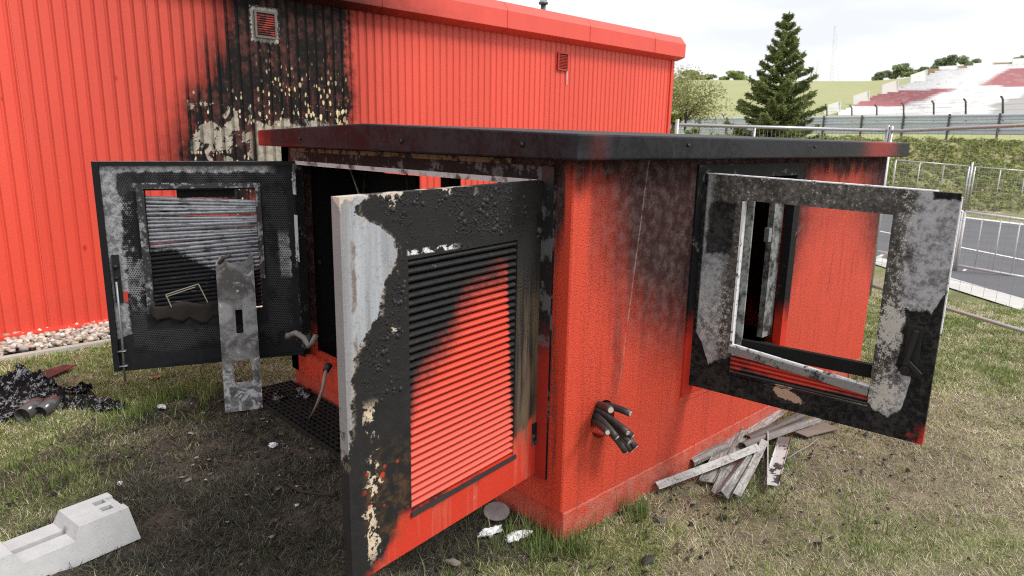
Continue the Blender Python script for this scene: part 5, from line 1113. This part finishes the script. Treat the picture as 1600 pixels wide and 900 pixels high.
def broadleaf(u_, vt, vb, d_, wid, npts, leaf, pal, lab, name='leafy_tree', trunk=True, seed=1, clumps=14, group=None, loose=.55):
    g = np.random.default_rng(seed); T = at(u_, vt, d_); Bp = at(u_, vb, d_); Hh = T[2]-Bp[2]; e = empty(name, tuple(Bp), lab, 'tree', group); P_, C_ = [], []; mb = MB()
    W_ = wid/FPX*d_/2
    mb.tube([Bp, Bp+[0, 0, Hh*.45], Bp+[0, 0, Hh*.8]], [Hh*.022, Hh*.014, Hh*.004], 7)
    for k in range(clumps):
        c = Bp+np.array([RW[0], RW[1], 0])*g.uniform(-1, 1)*W_*.8+np.array([FW[0], FW[1], 0])*g.uniform(-1, 1)*W_*.6+np.array([0, 0, Hh*(.22+.66*g.random())])
        h_ = (c[2]-Bp[2])/Hh; mb.tube([Bp+[0, 0, Hh*.12*(1+h_)], (Bp+[0, 0, Hh*.2]+c)/2+[0, 0, Hh*.06], c], [Hh*.011, Hh*.007, Hh*.003], 5, False)
        n_ = npts//clumps; r_ = W_*g.uniform(.28, .5)*(1.7 if name == 'young_tree' else 1.); v = g.normal(size=(n_, 3)); v /= np.linalg.norm(v, axis=1)[:, None]; rr_ = g.random(n_)**.4
        p = c+v*(rr_*r_)[:, None]*[1, 1, min(1.3, Hh/W_/2*.8)]; P_.append(p); sh = .6+.55*(v[:, 2:]*rr_[:, None]*.5+.5); C_.append(pick(g, n_, pal, [1]*len(pal), .25)*g.uniform(.8, 1.2))
    mb.build('trunk', BARK, e, True); P = np.concatenate(P_); C = np.concatenate(C_); V_, F_, Cc = leafcloud(P, leaf, C, seed=seed, asp=.6); obj('crown', npmesh('crown', V_, F_, False, Cc), LEAF, e); return e
YG = [(.25, .26, .075), (.20, .23, .06), (.30, .28, .11)]; MG = [(.28, .35, .14), (.35, .40, .18), (.22, .28, .12)]; DG = [(.22, .28, .17), (.28, .33, .20), (.32, .35, .24)]
broadleaf(1070, 108, 205, 34, 104, 9000, .05, [(.36, .37, .15), (.30, .33, .12), (.42, .40, .2)], 'sparse pale yellow-green young tree beside the red hall', 'young_tree', seed=3, clumps=16)
broadleaf(1048, 176, 222, 24, 34, 1600, .06, [(.22, .22, .04), (.15, .17, .04)], 'low yellow-green bush at the corner of the red hall', 'bush', seed=4, clumps=8)
broadleaf(1075, 196, 222, 22, 30, 1200, .05, MG, 'small green bush behind the left fence post', 'bush', seed=5, clumps=7)
broadleaf(1092, 112, 136, 160, 70, 2200, .38, YG+MG, 'pale leafy clump on the ridge left of the spruce', seed=6, clumps=10, group='trees along the ridge')
broadleaf(1146, 111, 135, 165, 48, 2000, .36, MG+[(.2, .26, .06)], 'round bright green tree on the ridge left of the spruce', seed=7, clumps=9, group='trees along the ridge')
far = [(1372, 112, 129, 28, 'smallest dark tree at the left end of the ridge wood', DG), (1398, 101, 127, 40, 'second tree from the left in the ridge wood', MG+DG), (1424, 97, 124, 44, 'tallest rounded tree left of the pale upper boards', DG+MG),
       (1448, 101, 120, 34, 'small tree just left of the brown screens', DG), (1486, 86, 114, 42, 'dark tree rising behind the fifth pale board', DG), (1515, 90, 112, 34, 'tree between the fifth and sixth pale boards', DG+MG), (1595, 86, 108, 36, 'tree behind the topmost pale board at the right edge', DG)]
for k, (u_, vt, vb, wd, lab, pal) in enumerate(far): broadleaf(u_, vt, vb, 166, wd, 1700, .33, pal, lab, seed=20+k, clumps=8, group='trees along the ridge')
broadleaf(1562, 100, 112, 160, 40, 1200, .3, [(.24, .15, .05), (.2, .17, .06)], 'russet shrub between the two rightmost pale boards', 'bush', seed=40, clumps=7)
